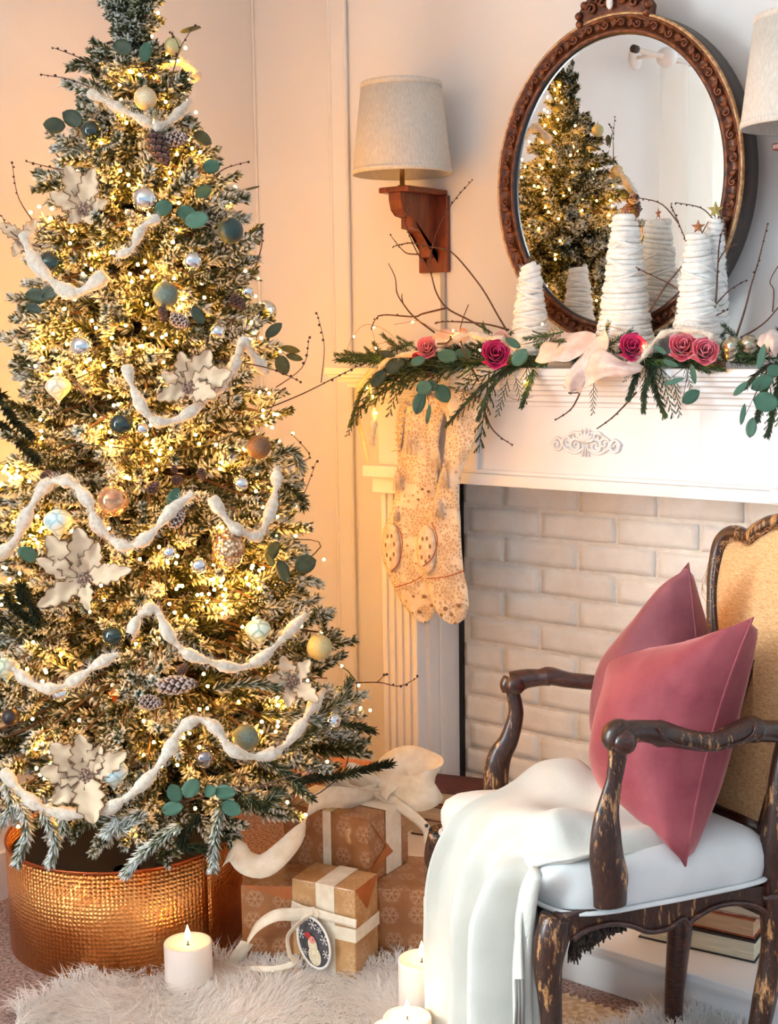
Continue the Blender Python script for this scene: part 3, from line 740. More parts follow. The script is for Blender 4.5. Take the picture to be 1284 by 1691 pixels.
# ------------------------------------------------------------------ pine cones
CONE = NT('pine_cone'); CONE.set(Roughness=.7)
a_ = CONE.n('ShaderNodeAttribute', attribute_name='tint'); CONE.col(CONE.ramp(a_.outputs['Fac'], [(.2, lin((44,22,22))), (.62, lin((84,52,44))), (.92, lin((206,190,180)))]))
def pinecone(L, R, snow):
    g = G().tube([(0,0,0),(0,0,L*.5),(0,0,L)], [R*.4,R*.55,R*.1], 8, a=.2); n = 54; rr = random.Random(2)
    for i in range(n):
        u = (i+.5)/n; z_ = L*u; r_ = R*math.sin(PI*(.12+.86*u))**.7; a = i*2.4
        o = Vector((math.cos(a), math.sin(a), 0)); s_ = Vector((-o.y, o.x, 0)); up = Vector((0,0,-.55*R))
        w_ = R*.34; b = o*r_*.35+Vector((0,0,z_)); e = o*r_+Vector((0,0,z_))+up*.6
        g.add([b-s_*w_*.5, b+s_*w_*.5, e+s_*w_-up*.2, e+up*.25+o*r_*.06, e-s_*w_-up*.2, b.lerp(e,.6)-up*.5], [(0,1,2,3,4),(5,2,1),(5,1,0),(5,0,4),(5,4,3),(5,3,2)], [.2,.2,snow,snow*1.0,snow,.35])
    return g
PCM = [mesh('pine_cone', pinecone(1, .30, .7), CONE.m, False), mesh('pine_cone', pinecone(1, .34, 1.0), CONE.m, False)]
for x0_, y0_, x1_, y1_, k_, s_, lb in [
 (252,222,277,274,0,1,'long dark pine cone hanging below the top wool swag'),
 (275,231,313,226,1,1,'frosted pine cone lying sideways right of the long dark cone'),
 (382,492,405,510,0,1.3,'dark pine cone at right, below the tiny silver bauble'),
 (268,508,270,532,0,1.2,'small dark pine cone just under the sage glitter bauble'),
 (284,524,314,538,1,1.1,'frosted pine cone right under the sage glitter bauble'),
 (246,812,262,795,0,1.4,'dark frosted pine cone left of the middle cone cluster'),
 (285,795,304,792,0,1.7,'dark pine cone seen end-on in the middle cluster'),
 (330,775,336,794,0,1.4,'pine cone at the right of the middle cluster'),
 (284,868,304,838,1,1.0,'long frosted pine cone below the middle eucalyptus leaf'),
 (70,790,86,776,0,1.2,'dark pine cone above the left wool wave'),
 (266,1133,328,1128,1,.75,'long white-edged pine cone lying low in the tree'),
 (233,1158,270,1163,1,1.0,'open frosted pine cone left below the long white-edged cone'),
 (296,1110,311,1096,0,1.3,'round brown pine cone above the long white-edged cone'),
 (286,770,291,782,0,1.5,'tiny pine cone at the top of the middle cluster')]:
    a = tree_pt(x0_, y0_, .02); dp = (a-CP).dot(CM @ Vector((0,0,-1))); b = at(x1_, y1_, dp)
    L_ = (b-a).length; o = bpy.data.objects.new('pine_cone', PCM[k_]); COL.objects.link(o); o.location = a
    o.rotation_mode = 'QUATERNION'; o.rotation_quaternion = frame(b-a); o.scale = (L_*s_, L_*s_, L_)
    tag(o, lb, 'pine cone')
# ------------------------------------------------------------------ leaves and twigs
LEAF = NT('eucalyptus_leaf'); LEAF.set(Roughness=.5, Specular_IOR_Level=.35)
oi = LEAF.n('ShaderNodeObjectInfo'); co = LEAF.coord()
LEAF.col(LEAF.mix(LEAF.noise(co, 60, 3), LEAF.ramp(oi.outputs['Random'], [(0, lin((44,78,58))), (1, lin((92,134,112)))]), lin((70,104,86))))
DLEAF = pm('dark_eucalyptus', (34,50,34), (52,68,46), 50, .5)
TWIG = pm('dark_twig', (70,44,34), (98,66,50), 80, .75); BUD = pm('twig_bud', (44,16,16), rough=.5)
def leaf_geo(c, dirv, nrm, L_, Wd, cup=.12, lobed=0):
    c = Vector(c); d = Vector(dirv).normalized(); n_ = Vector(nrm); n_ = (n_-d*n_.dot(d)).normalized(); s_ = d.cross(n_)
    g = G(); rows = []; aa = []
    for i in range(9):
        t = i/8; w_ = Wd*math.sin(PI*min(1,max(0,.04+.96*t)))**.62*(1 if t < .98 else .1)
        if i == 0: w_ = Wd*.08
        if lobed: w_ *= 1+lobed*math.sin(i*2.6)
        row = []
        for j in range(5):
            u = j/2-1; row.append(c+d*(L_*t)+s_*(w_*u)+n_*(cup*L_*(t*t*.6)-cup*Wd*(1-u*u)*.9)); aa.append(1.0 if abs(u) == 1 or i == 8 else .1)
        rows.append(row)
    g.grid(rows, aa); return g
def sprig_leaves(label, items, dark=False, cat='eucalyptus leaves', pt=None, group=None, anchor=None):
    """items: (px,py, length px, width px, angle in deg on the picture, 0 = right)"""
    pt = pt or (lambda x, y: tree_pt(x, y, .02))
    c0 = pt(items[0][0], items[0][1]); t = thing('eucalyptus_sprig', label, cat, c0, group)
    dp = (c0-CP).dot(CM @ Vector((0,0,-1))); toC = (CP-c0).normalized(); right = CM @ Vector((1,0,0)); up = CM @ Vector((0,1,0))
    rr = random.Random(int(items[0][0]*7+items[0][1])); st = G()
    ax = sum(i_[0] for i_ in items)/len(items); ay = sum(i_[1] for i_ in items)/len(items)
    root = anchor and at(anchor[0], anchor[1], dp+.01) or at(ax, ay, dp+.03)
    for x, y, L_, w_, an in items:
        an = math.radians(an); dv = right*math.cos(an)+up*math.sin(an); k_ = dp/2250
        s0 = at(x, y, dp-rr.uniform(0,.012))-dv*L_*k_/2
        nn = toC+right*rr.uniform(-.35,.35)+up*rr.uniform(-.35,.35)
        obj('leaf', leaf_geo(s0, dv+toC*rr.uniform(-.2,.2), nn, L_*k_, w_*k_/2), DLEAF if dark else LEAF.m, t, solid=.0006)
        st.tube([root, s0], .0008, 4)
    obj('stem', st, TWIG, t); return t
E_ = sprig_leaves
E_('olive eucalyptus leaf pair sticking out at upper left of the tree', [(119,195,38,28,150),(90,207,36,26,175)], True)
E_('dark leaf near the tip of the fir, left of the trunk', [(202,78,34,26,160)], True)
E_('teal eucalyptus leaf right below the tip of the fir', [(240,86,34,20,80)])
E_('dark curled leaf at upper right beside the frosted cone', [(336,229,38,22,-30)], True)
E_('eucalyptus leaf pair on the upper right edge of the tree', [(349,275,30,24,10),(336,316,30,22,30)])
E_('round eucalyptus leaves right of the upper silver bauble', [(270,343,32,26,30),(308,352,34,26,-10),(325,363,42,28,15)])
E_('dark leaf trio on the left edge below the upper dark green bauble', [(60,488,40,26,170),(84,482,34,24,30),(56,509,28,16,-20)], True)
E_('dark leaf under the right pine cone of the upper tree', [(327,521,34,20,-60)], True)
E_('dark leaves pointing right off the upper right edge at mid height', [(452,545,36,18,40)], True)
E_('three dark eucalyptus leaves hanging off the right edge at mid height', [(480,577,34,13,-10),(466,603,36,24,-70),(486,590,30,12,-15)], True, anchor=(455,572))
E_('single teal leaf at left below the wool wave', [(46,915,26,36,60)])
E_('single teal leaf in the middle cone cluster', [(287,821,36,22,70)])
E_('dark round eucalyptus leaves at the right edge beside the sequined egg', [(504,931,38,32,20),(449,910,40,22,60),(467,943,40,22,-70),(445,925,24,14,120)], True, anchor=(440,905))
E_('cluster of teal eucalyptus leaves at the bottom of the tree', [(288,1309,34,26,110),(285,1335,38,24,15),(347,1306,24,20,50),(372,1308,38,26,0),(382,1335,36,26,-30),(316,1300,40,28,60)], anchor=(325,1318))
E_('dark leaf by the bottom poinsettia bloom', [(235,1290,34,22,100)], True)
# leaf seen in the mirror, on the reflected side
for k_, (a_, zz) in enumerate(((1.15,2.05),(1.25,1.72))):
    R = RZ(zz)+.02; p = Vector((TC.x+R*math.cos(a_), TC.y+R*math.sin(a_), zz)); oo = tree_out(p)
    tag(obj('eucalyptus_leaf', leaf_geo(p, oo+Vector((0,0,.2)), (.3,.8,.5), .05, .02), DLEAF, solid=.0006), ('dark leaf near the tip of the reflected tree','dark leaf in the middle of the reflected tree')[k_], 'eucalyptus leaf')
def twig(name, label, lines, pts_f, r=.0016, buds=True, cat='twig', group=None, budr=.0034):
    P0 = pts_f(*lines[0][0]); t = thing(name, label, cat, P0, group); rr = random.Random(int(lines[0][0][0]*3+lines[0][0][1]))
    g = G(); b = G()
    for li, ln in enumerate(lines):
        P = smooth_path([pts_f(x, y) for x, y in ln], max(6, 4*len(ln)))
        k_ = len(P); r_ = r if li == 0 else r*.75
        g.tube(P, [r_*(1-.55*i/(k_-1)) for i in range(k_)], 6)
        if buds:
            Lg = sum((P[i+1]-P[i]).length for i in range(k_-1)); nb = max(3, int(Lg*.5/.013))
            for i in range(nb):
                u = (1-.55*i/nb)*(k_-1.001); j = int(u); p = P[j].lerp(P[j+1], u-j)
                b.ball(p+Vector((rr.uniform(-1,1),rr.uniform(-1,1),rr.uniform(-1,1)))*.0025, budr*rr.uniform(.6,1), 6, 4)
    obj('stem', g, TWIG, t)
    if buds: obj('buds', b, BUD, t, kind='stuff')
    return t
def tw_tree(label, lines, **k):
    x0_, y0_ = lines[0][0]; a = tree_pt(x0_, y0_, .0); dp = (a-CP).dot(CM @ Vector((0,0,-1)))-.02
    return twig('budded_twig', label, lines, lambda x, y: at(x, y, dp), **k)
T_ = tw_tree
T_('long budded twig rising left from the fir near its tip', [[(215,148),(170,120),(130,95),(85,78)]])
T_('budded twig pointing left below the topmost one', [[(170,160),(150,145),(110,130),(67,123)]])
T_('forked budded twig rising right beside the fir tip', [[(278,145),(288,110),(297,80),(322,40)],[(297,80),(290,65),(280,52)]])
T_('budded twig pointing up-left off the left edge of the upper tree', [[(58,370),(30,325),(20,268)]])
T_('budded twig leaving the picture at left below the upright one', [[(62,408),(20,385),(2,355)]])
T_('short upright budded twig at the right edge of the upper tree', [[(422,440),(432,405),(432,375)]])
T_('budded twig pointing right off the upper right edge', [[(350,295),(372,278),(410,267)]])
T_('horizontal budded twig above the uppermost bloom', [[(130,285),(90,278),(45,267)]])
T_('diagonal dark twig across the upper left of the tree', [[(95,365),(120,410),(150,440),(195,462)]])
T_('tall curving bare twig that reaches from the tree over to the mantel', [[(440,675),(500,650),(560,620),(600,600)],[(530,632),(535,570),(523,517)],[(455,640),(500,605),(510,557)]], buds=True)
T_('budded twig pointing right through the dark leaves at mid height', [[(395,598),(450,610),(495,630)],[(440,690),(458,655),(470,640)]])
T_('forked budded twig at the right edge above the bronze bauble', [[(460,775),(490,765),(511,752),(483,718)],[(500,820),(510,795),(522,762)]])
T_('long thin forked twig reaching right across the pilaster', [[(575,1128),(625,1127),(660,1133),(690,1118)],[(622,1127),(632,1118),(640,1113)]])
T_('budded twig inside the lower right of the tree', [[(540,1120),(500,1118),(465,1112)]])
T_('short upright twig at the lower right outer edge', [[(538,1100),(540,1060),(548,1035)]])
T_('budded twig by the lowest wool swag', [[(430,1268),(450,1240),(475,1212)]])
T_('bare twig drooping off the left edge at mid height', [[(60,540),(35,545),(15,567)]], buds=False)
T_('diagonal twig across the middle dark green bauble', [[(120,625),(160,680),(190,700),(202,735)]], buds=False)
T_('hanging dark twig below the middle pine cones', [[(272,890),(273,950),(275,1010),(287,1045)]], buds=False)
T_('bare twigs lying low at the right bottom of the tree', [[(410,1305),(460,1288),(520,1268)],[(430,1300),(480,1290),(540,1262)]], buds=False, r=.002)
# ------------------------------------------------------------------ white wool garland swags
def wool_mat():
    s = NT('wool_roving'); s.set(Roughness=.95, Sheen_Weight=.4, Specular_IOR_Level=.1); co = s.pos()
    s.col(s.ramp(s.noise(co, 90, 4, .7), [(.3, lin((196,180,154))), (.6, lin((226,218,204)))]))
    s.bump(s.noise(co, 240, 4, .7), .7, .003); return s.m
WOOL = wool_mat()
def roving(label, pts, r=.0125, f=None, name='wool_garland', cat='garland', n=None, off=.035):
    f = f or (lambda x, y: tree_pt(x, y, off)); P = smooth_path([f(x, y) for x, y in pts], n or 8*len(pts)); k_ = len(P); rr = random.Random(len(pts)*31+int(pts[0][0]))
    for _ in range(2): P = [P[0]]+[(P[i-1]+P[i]*2+P[i+1])/4 for i in range(1,k_-1)]+[P[-1]]
    g = G().tube(P, [r*(.75+.3*math.sin(i*.55)+rr.uniform(-.12,.12)) for i in range(k_)], 10)
    fz = G()
    for i in range(k_*9):
        j = rr.randrange(k_-1); p = P[j].lerp(P[j+1], rr.random()); ax = (P[j+1]-P[j]).normalized()
        o_ = Vector((rr.gauss(0,1),rr.gauss(0,1),rr.gauss(0,1))).normalized(); d = (ax*rr.uniform(-1,1)+o_*.8).normalized()
        a = p+o_*r*.6; e = a+d*rr.uniform(.008,.02); s_ = d.orthogonal().normalized()*.0005
        fz.add([a-s_, a+s_, e], [(0,1,2)])
    o = tag(obj(name, g, WOOL), label, cat); obj('fuzz', fz, WOOL, o, kind='stuff'); return o
roving('short wool swag across the very top of the tree', [(148,153),(175,168),(205,183),(244,203),(257,209),(283,198),(314,166)], .011)
roving('wool swag on the left under the upper dark green bauble', [(44,384),(48,414),(83,462),(126,484),(174,454)], .016)
roving('short wool piece right of the upper left bloom', [(262,360),(235,375),(218,410),(192,423)], .010)
roving('wool swag looping round the middle poinsettia bloom', [(209,603),(218,638),(240,681),(262,697),(300,690),(345,655),(372,628),(388,600),(400,563),(416,585),(438,618)], .0125)
roving('long wavy wool garland crossing the middle of the tree', [(0,917),(26,891),(48,843),(74,803),(100,793),(126,803),(148,834),(161,869),(192,896),(218,902),(249,882),(283,843),(318,815)], .0135)
roving('wool swag under the bronze bauble at right', [(349,821),(375,860),(401,880),(427,884),(446,845),(456,800),(455,773)], .0125)
roving('wool swag along the lower right of the tree', [(216,1047),(231,1016),(257,1006),(278,1047),(308,1078),(350,1094),(396,1103),(437,1083),(478,1042),(504,1015)], .0125)
roving('small wool swag at the left above the low silver bauble', [(18,1100),(26,1106),(51,1129),(87,1137),(123,1124),(159,1098),(195,1080)], .012)
roving('lowest wool garland sweeping round the foot of the tree', [(5,1273),(31,1304),(62,1330),(103,1343),(165,1340),(206,1319),(247,1283),(278,1240),(298,1205),(329,1188),(360,1206),(380,1237),(422,1250),(463,1237),(494,1201),(514,1170),(535,1139)], .013)
def mpt(a_, zz, off=.03): R = RZ(zz)+off; return Vector((TC.x+R*math.cos(a_), TC.y+R*math.sin(a_), zz))
roving('wool swag on the side of the tree that shows in the mirror', [(2.5,1.90),(2.2,1.97),(1.9,2.0),(1.6,2.0),(1.3,1.96)], .014, f=mpt)
roving('lower wool swag on the mirrored side of the tree', [(2.3,1.62),(2.0,1.72),(1.7,1.66),(1.35,1.56)], .011, f=mpt)
# ------------------------------------------------------------------ fabric poinsettias
PET = NT('bloom_petal'); PET.set(Roughness=.75, Sheen_Weight=.3)
a_ = PET.n('ShaderNodeAttribute', attribute_name='tint'); nz = PET.noise(PET.coord(), 55, 3)
PET.col(PET.ramp(PET.math('ADD', a_.outputs['Fac'], PET.math('MULTIPLY', PET.math('SUBTRACT', nz, .5), .25)), [(.45, lin((214,190,158))), (.80, lin((198,168,130))), (.88, lin((96,64,44)))]))
def bloom(label, cx, cy, petals, cz=.02):
    c = tree_pt(cx, cy, cz); t = thing('poinsettia_bloom', label, 'flower', c); dp = (c-CP).dot(CM @ Vector((0,0,-1))); k_ = dp/2250
    toC = (CP-c).normalized(); right = CM @ Vector((1,0,0)); up = CM @ Vector((0,1,0)); rr = random.Random(cx)
    for an, L_, w_, fw in petals:
        an = math.radians(an); dv = right*math.cos(an)+up*math.sin(an)+toC*fw
        g = G(); d = dv.normalized(); n_ = (toC+dv*-.3+right*rr.uniform(-.3,.3)); n_ = (n_-d*n_.dot(d)).normalized(); s_ = d.cross(n_); L2 = L_*k_; W2 = w_*k_/2
        rows = []; aa = []
        for i in range(15):
            tt = i/14; wv = W2*(math.sin(PI*(.05+.95*tt))**.75)*(1+.22*math.sin(i*2.1)); wv = max(wv, W2*.05)
            row = []
            for j in range(9):
                u = j/4-1; row.append(c+d*(L2*tt)+s_*(wv*u)+n_*(L2*(.16*math.sin(tt*2.2))+W2*.28*abs(u)+.0025*math.sin(tt*14+u*3))); aa.append(1.0 if abs(u) > .99 or i == 14 else (.62 if abs(u) > .7 else .1))
            rows.append(row)
        g.grid(rows, aa); obj('petal', g, PET.m, t, solid=.0006)
    b = G()
    for i in range(16):
        a = i*2.4; q = .0035*math.sqrt(i)*1.1; b.ball(c+right*(q*math.cos(a))+up*(q*math.sin(a))+toC*.012, .0036, 6, 4)
    obj('stamens', b, pm('bloom_centre', (120,84,72), (170,140,120), 200, .7), t, kind='stuff')
bloom('cream fabric poinsettia high on the left of the tree', 140, 345, [(115,75,40,.2),(75,70,34,.25),(155,60,34,.15),(-140,40,26,.3),(-60,36,24,.3),(20,45,26,.2)])
bloom('cream fabric poinsettia with brown edges in the middle of the tree', 312, 640, [(62,75,44,.2),(105,62,34,.2),(150,52,30,.2),(20,80,42,.15),(-20,60,36,.4),(-160,60,30,.3),(-50,45,26,.35)])
bloom('large cream poinsettia at lower left beneath the ice blue bauble', 140, 955, [(100,90,50,.2),(130,95,46,.15),(158,85,34,.2),(70,70,36,.2),(10,90,34,.2),(-150,90,36,.3),(-80,60,26,.35)])
bloom('lowest cream poinsettia behind the white-blue bauble', 142, 1280, [(100,75,42,.15),(140,80,46,.15),(175,75,44,.2),(-140,70,40,.3),(-80,85,50,.35),(30,85,40,.1),(60,60,36,.1)])
bloom('partly hidden cream poinsettia at the lower right of the tree', 482, 1125, [(50,52,30,.2),(110,50,32,.2),(170,45,26,.2),(-40,60,30,.3),(-100,46,26,.3)])
bloom('small cream flower half hidden at the left edge of the upper tree', 40, 395, [(60,40,22,.2),(150,46,22,.2),(-120,36,20,.2)])
c_ = len([1])
# ================================================================== ON THE MANTEL SHELF
GREEN = NT('cedar_green'); GREEN.set(Roughness=.6)
GREEN.col(GREEN.ramp(GREEN.noise(GREEN.pos(), 30, 3), [(.3, lin((22,38,20))), (.55, lin((44,66,34))), (.75, lin((82,104,52)))]))
FGREEN = NT('fir_green'); FGREEN.set(Roughness=.5)
FGREEN.col(FGREEN.ramp(FGREEN.noise(FGREEN.pos(), 40, 3), [(.3, lin((24,44,22))), (.55, lin((50,80,36))), (.75, lin((98,124,58)))]))
def cedar_spray(n=12):
    """a drooping cedar frond along +Z, flat in XZ"""
    g = G(); rr = random.Random(9)
    g.tube([(0,0,0),(0,0,.5),(0,0,1)], [.010,.008,.004], 4)
    for i in range(n):
        t = .08+.9*i/n; s = -1 if i % 2 else 1; L_ = .30*(1-t*.75)*rr.uniform(.8,1.1); a = .62
        e = Vector((s*L_*math.sin(a), rr.uniform(-.03,.03), t+L_*math.cos(a))); b = Vector((0,0,t))
        g.tube([b, b.lerp(e,.5)+Vector((0,.006,0)), e], [.020,.022,.006], 4, flat=.5)
        for k in range(4):
            p = b.lerp(e, .25+.2*k); q = -s if k % 2 else s
            d = Vector((q*.055*math.sin(a+.5*(1 if q == s else -1.6)), rr.uniform(-.012,.012), .062))
            g.tube([p, p+d*(.6-.08*k), p+d*(1.2-.15*k)], [.010,.019,.005], 4, flat=.5)
    return g
CED = mesh('cedar_frond', cedar_spray(), GREEN.m)
FIRG = sprig(.10, 96, .020, 77, w=.0008, flock=.0, droop=.05)
FIRG.a = [0]*len(FIRG.a)
FSP = mesh('fir_sprig', FIRG, FGREEN.m)
YS = 2.705
gl = thing('mantel_garland', 'garland of green cedar and fir laid along the mantel shelf and hanging over its edge', 'garland', (-1.7, 2.76, ZT))
def yplane(Y): return lambda x, y: on(x, y, 1, Y)
CAMN = CM @ Vector((0,0,1))
def frond(x0, y0, x1, y1, Y=2.70, tw=0):
    a, b = on(x0,y0,1,Y), on(x1,y1,1,Y-.01); L_ = (b-a).length; z_ = (b-a).normalized()
    yv = Vector((0.5,-.85,0)); yv = (yv-z_*yv.dot(z_)).normalized(); xv = yv.cross(z_)
    q = Matrix((xv, yv, z_)).transposed().to_quaternion() @ Quaternion((0,0,1), tw)
    inst('cedar_frond', CED, gl, a, q, (L_*.85, L_*.85, L_))
for i, f_ in enumerate([(708,600,606,648),(760,600,648,648),(690,606,592,680),(628,612,580,705),(596,668,572,722),(655,612,612,672),(800,636,738,702),(808,612,790,748),(842,602,742,645),(800,600,655,612),(850,620,863,676),(838,625,820,690),
    (1058,598,1042,655),(1074,600,1098,692),(1088,602,1112,690),(1066,606,1062,680),(1112,622,1122,690),(980,632,978,686),(1050,590,1030,632),(1276,606,1232,640),(1276,616,1248,702),(1284,636,1264,722),(1292,640,1282,705),(780,606,762,660),(735,602,700,660),(870,600,866,672),(1130,600,1142,650),(668,604,640,690),(720,606,662,636)]):
    frond(*f_, Y=2.70-.004*(i % 3), tw=(.4,-.4,.1)[i % 3])
rng = random.Random(31)
def firs(x0, y0, x1, y1, Y=2.72, sc=None):
    a, b = on(x0,y0,1,Y), on(x1,y1,1,Y-.015); L_ = (b-a).length; k = L_/.10 if sc is None else sc
    inst('fir_sprig', FSP, gl, a, frame(b-a, spin=rng.uniform(0,6)), k)
for f_ in [(640,598,560,594),(655,590,598,596),(692,578,655,558),(720,600,640,604),(930,548,868,562),(905,556,880,548),(1150,602,1196,614),(1120,598,1170,612),(1180,588,1196,560),(1200,592,1240,586),(880,570,930,560),(870,590,800,600),(770,606,690,612),(860,600,905,590),(1035,600,1000,585),(1000,575,1040,545),(1100,600,1050,604)]:
    firs(*f_)
for i in range(150):
    X = -2.22+i*.0085; y_ = 2.745+.07*rng.random()
    a = Vector((X, y_, ZT+.012+.02*rng.random())); d = Vector((rng.uniform(-1,1), rng.uniform(-.7,.25), rng.uniform(-.12,.32))).normalized()
    if a.x > mir_x(-2.2): continue
    inst('fir_sprig', FSP, gl, a, frame(d, spin=i), rng.uniform(.6,.95))
def green_bough(pts, n, Y=2.70, sz=1.0):
    P = smooth_path([on(x, y, 1, Y-.008*i) for i, (x, y) in enumerate(pts)], 12); g = G().tube(P, [.0026-.00015*i for i in range(12)], 5); r_ = random.Random(int(pts[0][0]))
    for i in range(n):
        t = i/(n-1); u = t*10.99; j = int(u); p = P[j].lerp(P[j+1], u-j); ax = (P[j+1]-P[j]).normalized(); s_ = ax.orthogonal().normalized(); s2 = ax.cross(s_)
        for w in range(6):
            ph = i*2.4+w*1.05; le = r_.uniform(.45,.95)*(1-.4*t); d = (ax*math.cos(le)+(s_*math.cos(ph)+s2*math.sin(ph))*math.sin(le)).normalized(); l = .021*sz*r_.uniform(.8,1.15)*(1-.3*t)
            wv = d.orthogonal().normalized()*.0011; v2 = d.cross(wv).normalized()*.0011; g.add([p-wv,p+wv,p+d*l*.5+wv*1.2+v2,p+d*l*.5-wv*1.2-v2,p+d*l],[(0,1,2,3),(3,2,4)])
    obj('fir_bough', g, FGREEN.m if len(pts) == 2 else GREEN.m, gl)
for pts, n in [([(845,600),(790,642),(738,700)],46),([(800,600),(720,606),(640,628)],50),([(760,604),(690,618),(622,650)],44),([(700,604),(640,622),(600,668)],36),([(640,606),(600,640),(578,700)],34),([(860,600),(815,632),(790,690)],40),
    ([(1056,592),(1048,625),(1038,655)],24),([(1070,595),(1080,640),(1096,684)],30),([(1085,598),(1066,635),(1062,676)],26),([(1282,596),(1262,640),(1250,690)],34),([(1290,610),(1280,660),(1268,716)],34),([(1275,600),(1250,615),(1232,636)],22),
    ([(640,598),(560,596)],26),([(735,606),(655,612)],34),([(850,604),(770,600)],34),([(905,598),(850,606)],24),([(1060,600),(1120,598)],24),([(1180,590),(1110,596)],24),([(1195,612),(1120,600)],18),([(880,610),(862,668)],22)]:
    green_bough(pts, n)
# eucalyptus on the mantel
def mp_(Y): return lambda x, y: on(x, y, 1, Y)
sprig_leaves('teal eucalyptus leaves between the pink rose buds on the mantel', [(738,588,36,24,170),(690,596,26,16,20),(765,584,30,18,160)], pt=mp_(2.69))
sprig_leaves('two big dark eucalyptus leaves at the left end of the mantel garland', [(652,604,38,26,30),(625,625,36,22,50),(640,585,28,12,-15)], True, pt=mp_(2.69))
sprig_leaves('green eucalyptus leaves hanging over the left stocking', [(700,640,28,24,20),(731,650,34,26,-60),(692,664,42,22,75),(707,684,34,8,80),(712,636,22,18,140)], pt=mp_(2.66), anchor=(712,615))
sprig_leaves('pale teal leaf right of the magenta rose over the stockings', [(858,590,34,24,50),(846,566,30,14,150)], pt=mp_(2.68))
sprig_leaves('mint eucalyptus leaf dangling under the mantel right of the middle', [(1140,655,34,22,35),(1144,618,34,10,-80),(1112,630,36,9,15)], pt=mp_(2.67), anchor=(1138,600))
sprig_leaves('grey green leaves tucked below the two paired roses', [(1107,600,28,10,-20),(1090,578,26,9,-30),(1128,602,26,8,10)], pt=mp_(2.68))
sprig_leaves('bunch of large teal eucalyptus leaves at the right end of the mantel', [(1257,588,44,13,75),(1258,632,42,24,30),(1264,664,42,34,-10),(1222,642,32,12,45),(1226,684,36,9,80),(1240,706,34,18,80),(1278,612,26,20,-20),(1284,570,34,26,30)], pt=mp_(2.66), anchor=(1270,600))
# roses
def rose(label, cx, cy, r, Y, c, c2, tilt=0):
    key = 'rose_%d_%d_%d' % c; M_ = pm(key, c, c2, 45, .6, bump=.15, lo=.35, hi=.65, sss=.15)
    p = on(cx, cy, 1, Y); R = r/2250*(p-CP).length; t = thing('rose', label, 'flower', p)
    ax = ((CP-p).normalized()+Vector((tilt,0,.35))).normalized(); q = frame(ax); rr = random.Random(cx)
    n_ = 16
    for i in range(n_):
        u = i/(n_-1); rad = R*(.16+.80*u); a0 = i*2.4; hgt = R*(.75-.55*u); wd = 1.25-.25*u; rows = []
        for a in range(9):
            th = a0+(a/8-.5)*wd*1.9; row = []
            for b in range(6):
                v_ = b/5; rr_ = rad*(.35+.65*math.sin(PI*.5*min(1, v_*1.15)))+rad*.16*max(0, v_-.75)*4*u*(.5+.5*math.sin(a*1.3+i)); edge = 1-.35*abs(a/4-1)**2.5
                row.append(p+q @ Vector((rr_*math.cos(th), rr_*math.sin(th), -R*.35+(R*.35+hgt)*v_*edge+R*.035*math.sin(a*2.1+i))))
            rows.append(row)
        obj('petal', G().grid(rows), M_, t, solid=.0006)
    obj('calyx', G().lathe([(R*.1,-.5*R),(R*.55,-.36*R),(R*.6,-.1*R)], 12, p, m=q.to_matrix()), GREEN.m, t)
    return t
MG = ((188,30,96),(222,74,132)); PK = ((232,112,128),(244,164,168)); PP = ((216,84,112),(246,160,172))
rose('magenta rose drooping over the mantel edge above the stockings', 818, 585, 25, 2.66, *MG, .1)
rose('coral pink rose bud at the left end of the mantel', 706, 574, 19, 2.68, *PK, -.2)
rose('magenta rose between the satin ribbon and the paired roses', 1045, 573, 24, 2.68, *MG)
rose('open pink rose, left one of the pair at the right of the mantel', 1128, 572, 25, 2.68, *PP, -.1)
rose('pink rose, right one of the pair at the right of the mantel', 1164, 580, 23, 2.66, *PP, .2)
rose('pale blush rose bud half hidden behind the magenta rose', 828, 560, 15, 2.74, (238,190,180), (246,214,206))
rose('deep red rosebud under the coral bud at the left', 690, 592, 11, 2.67, (170,30,60), (200,60,90))
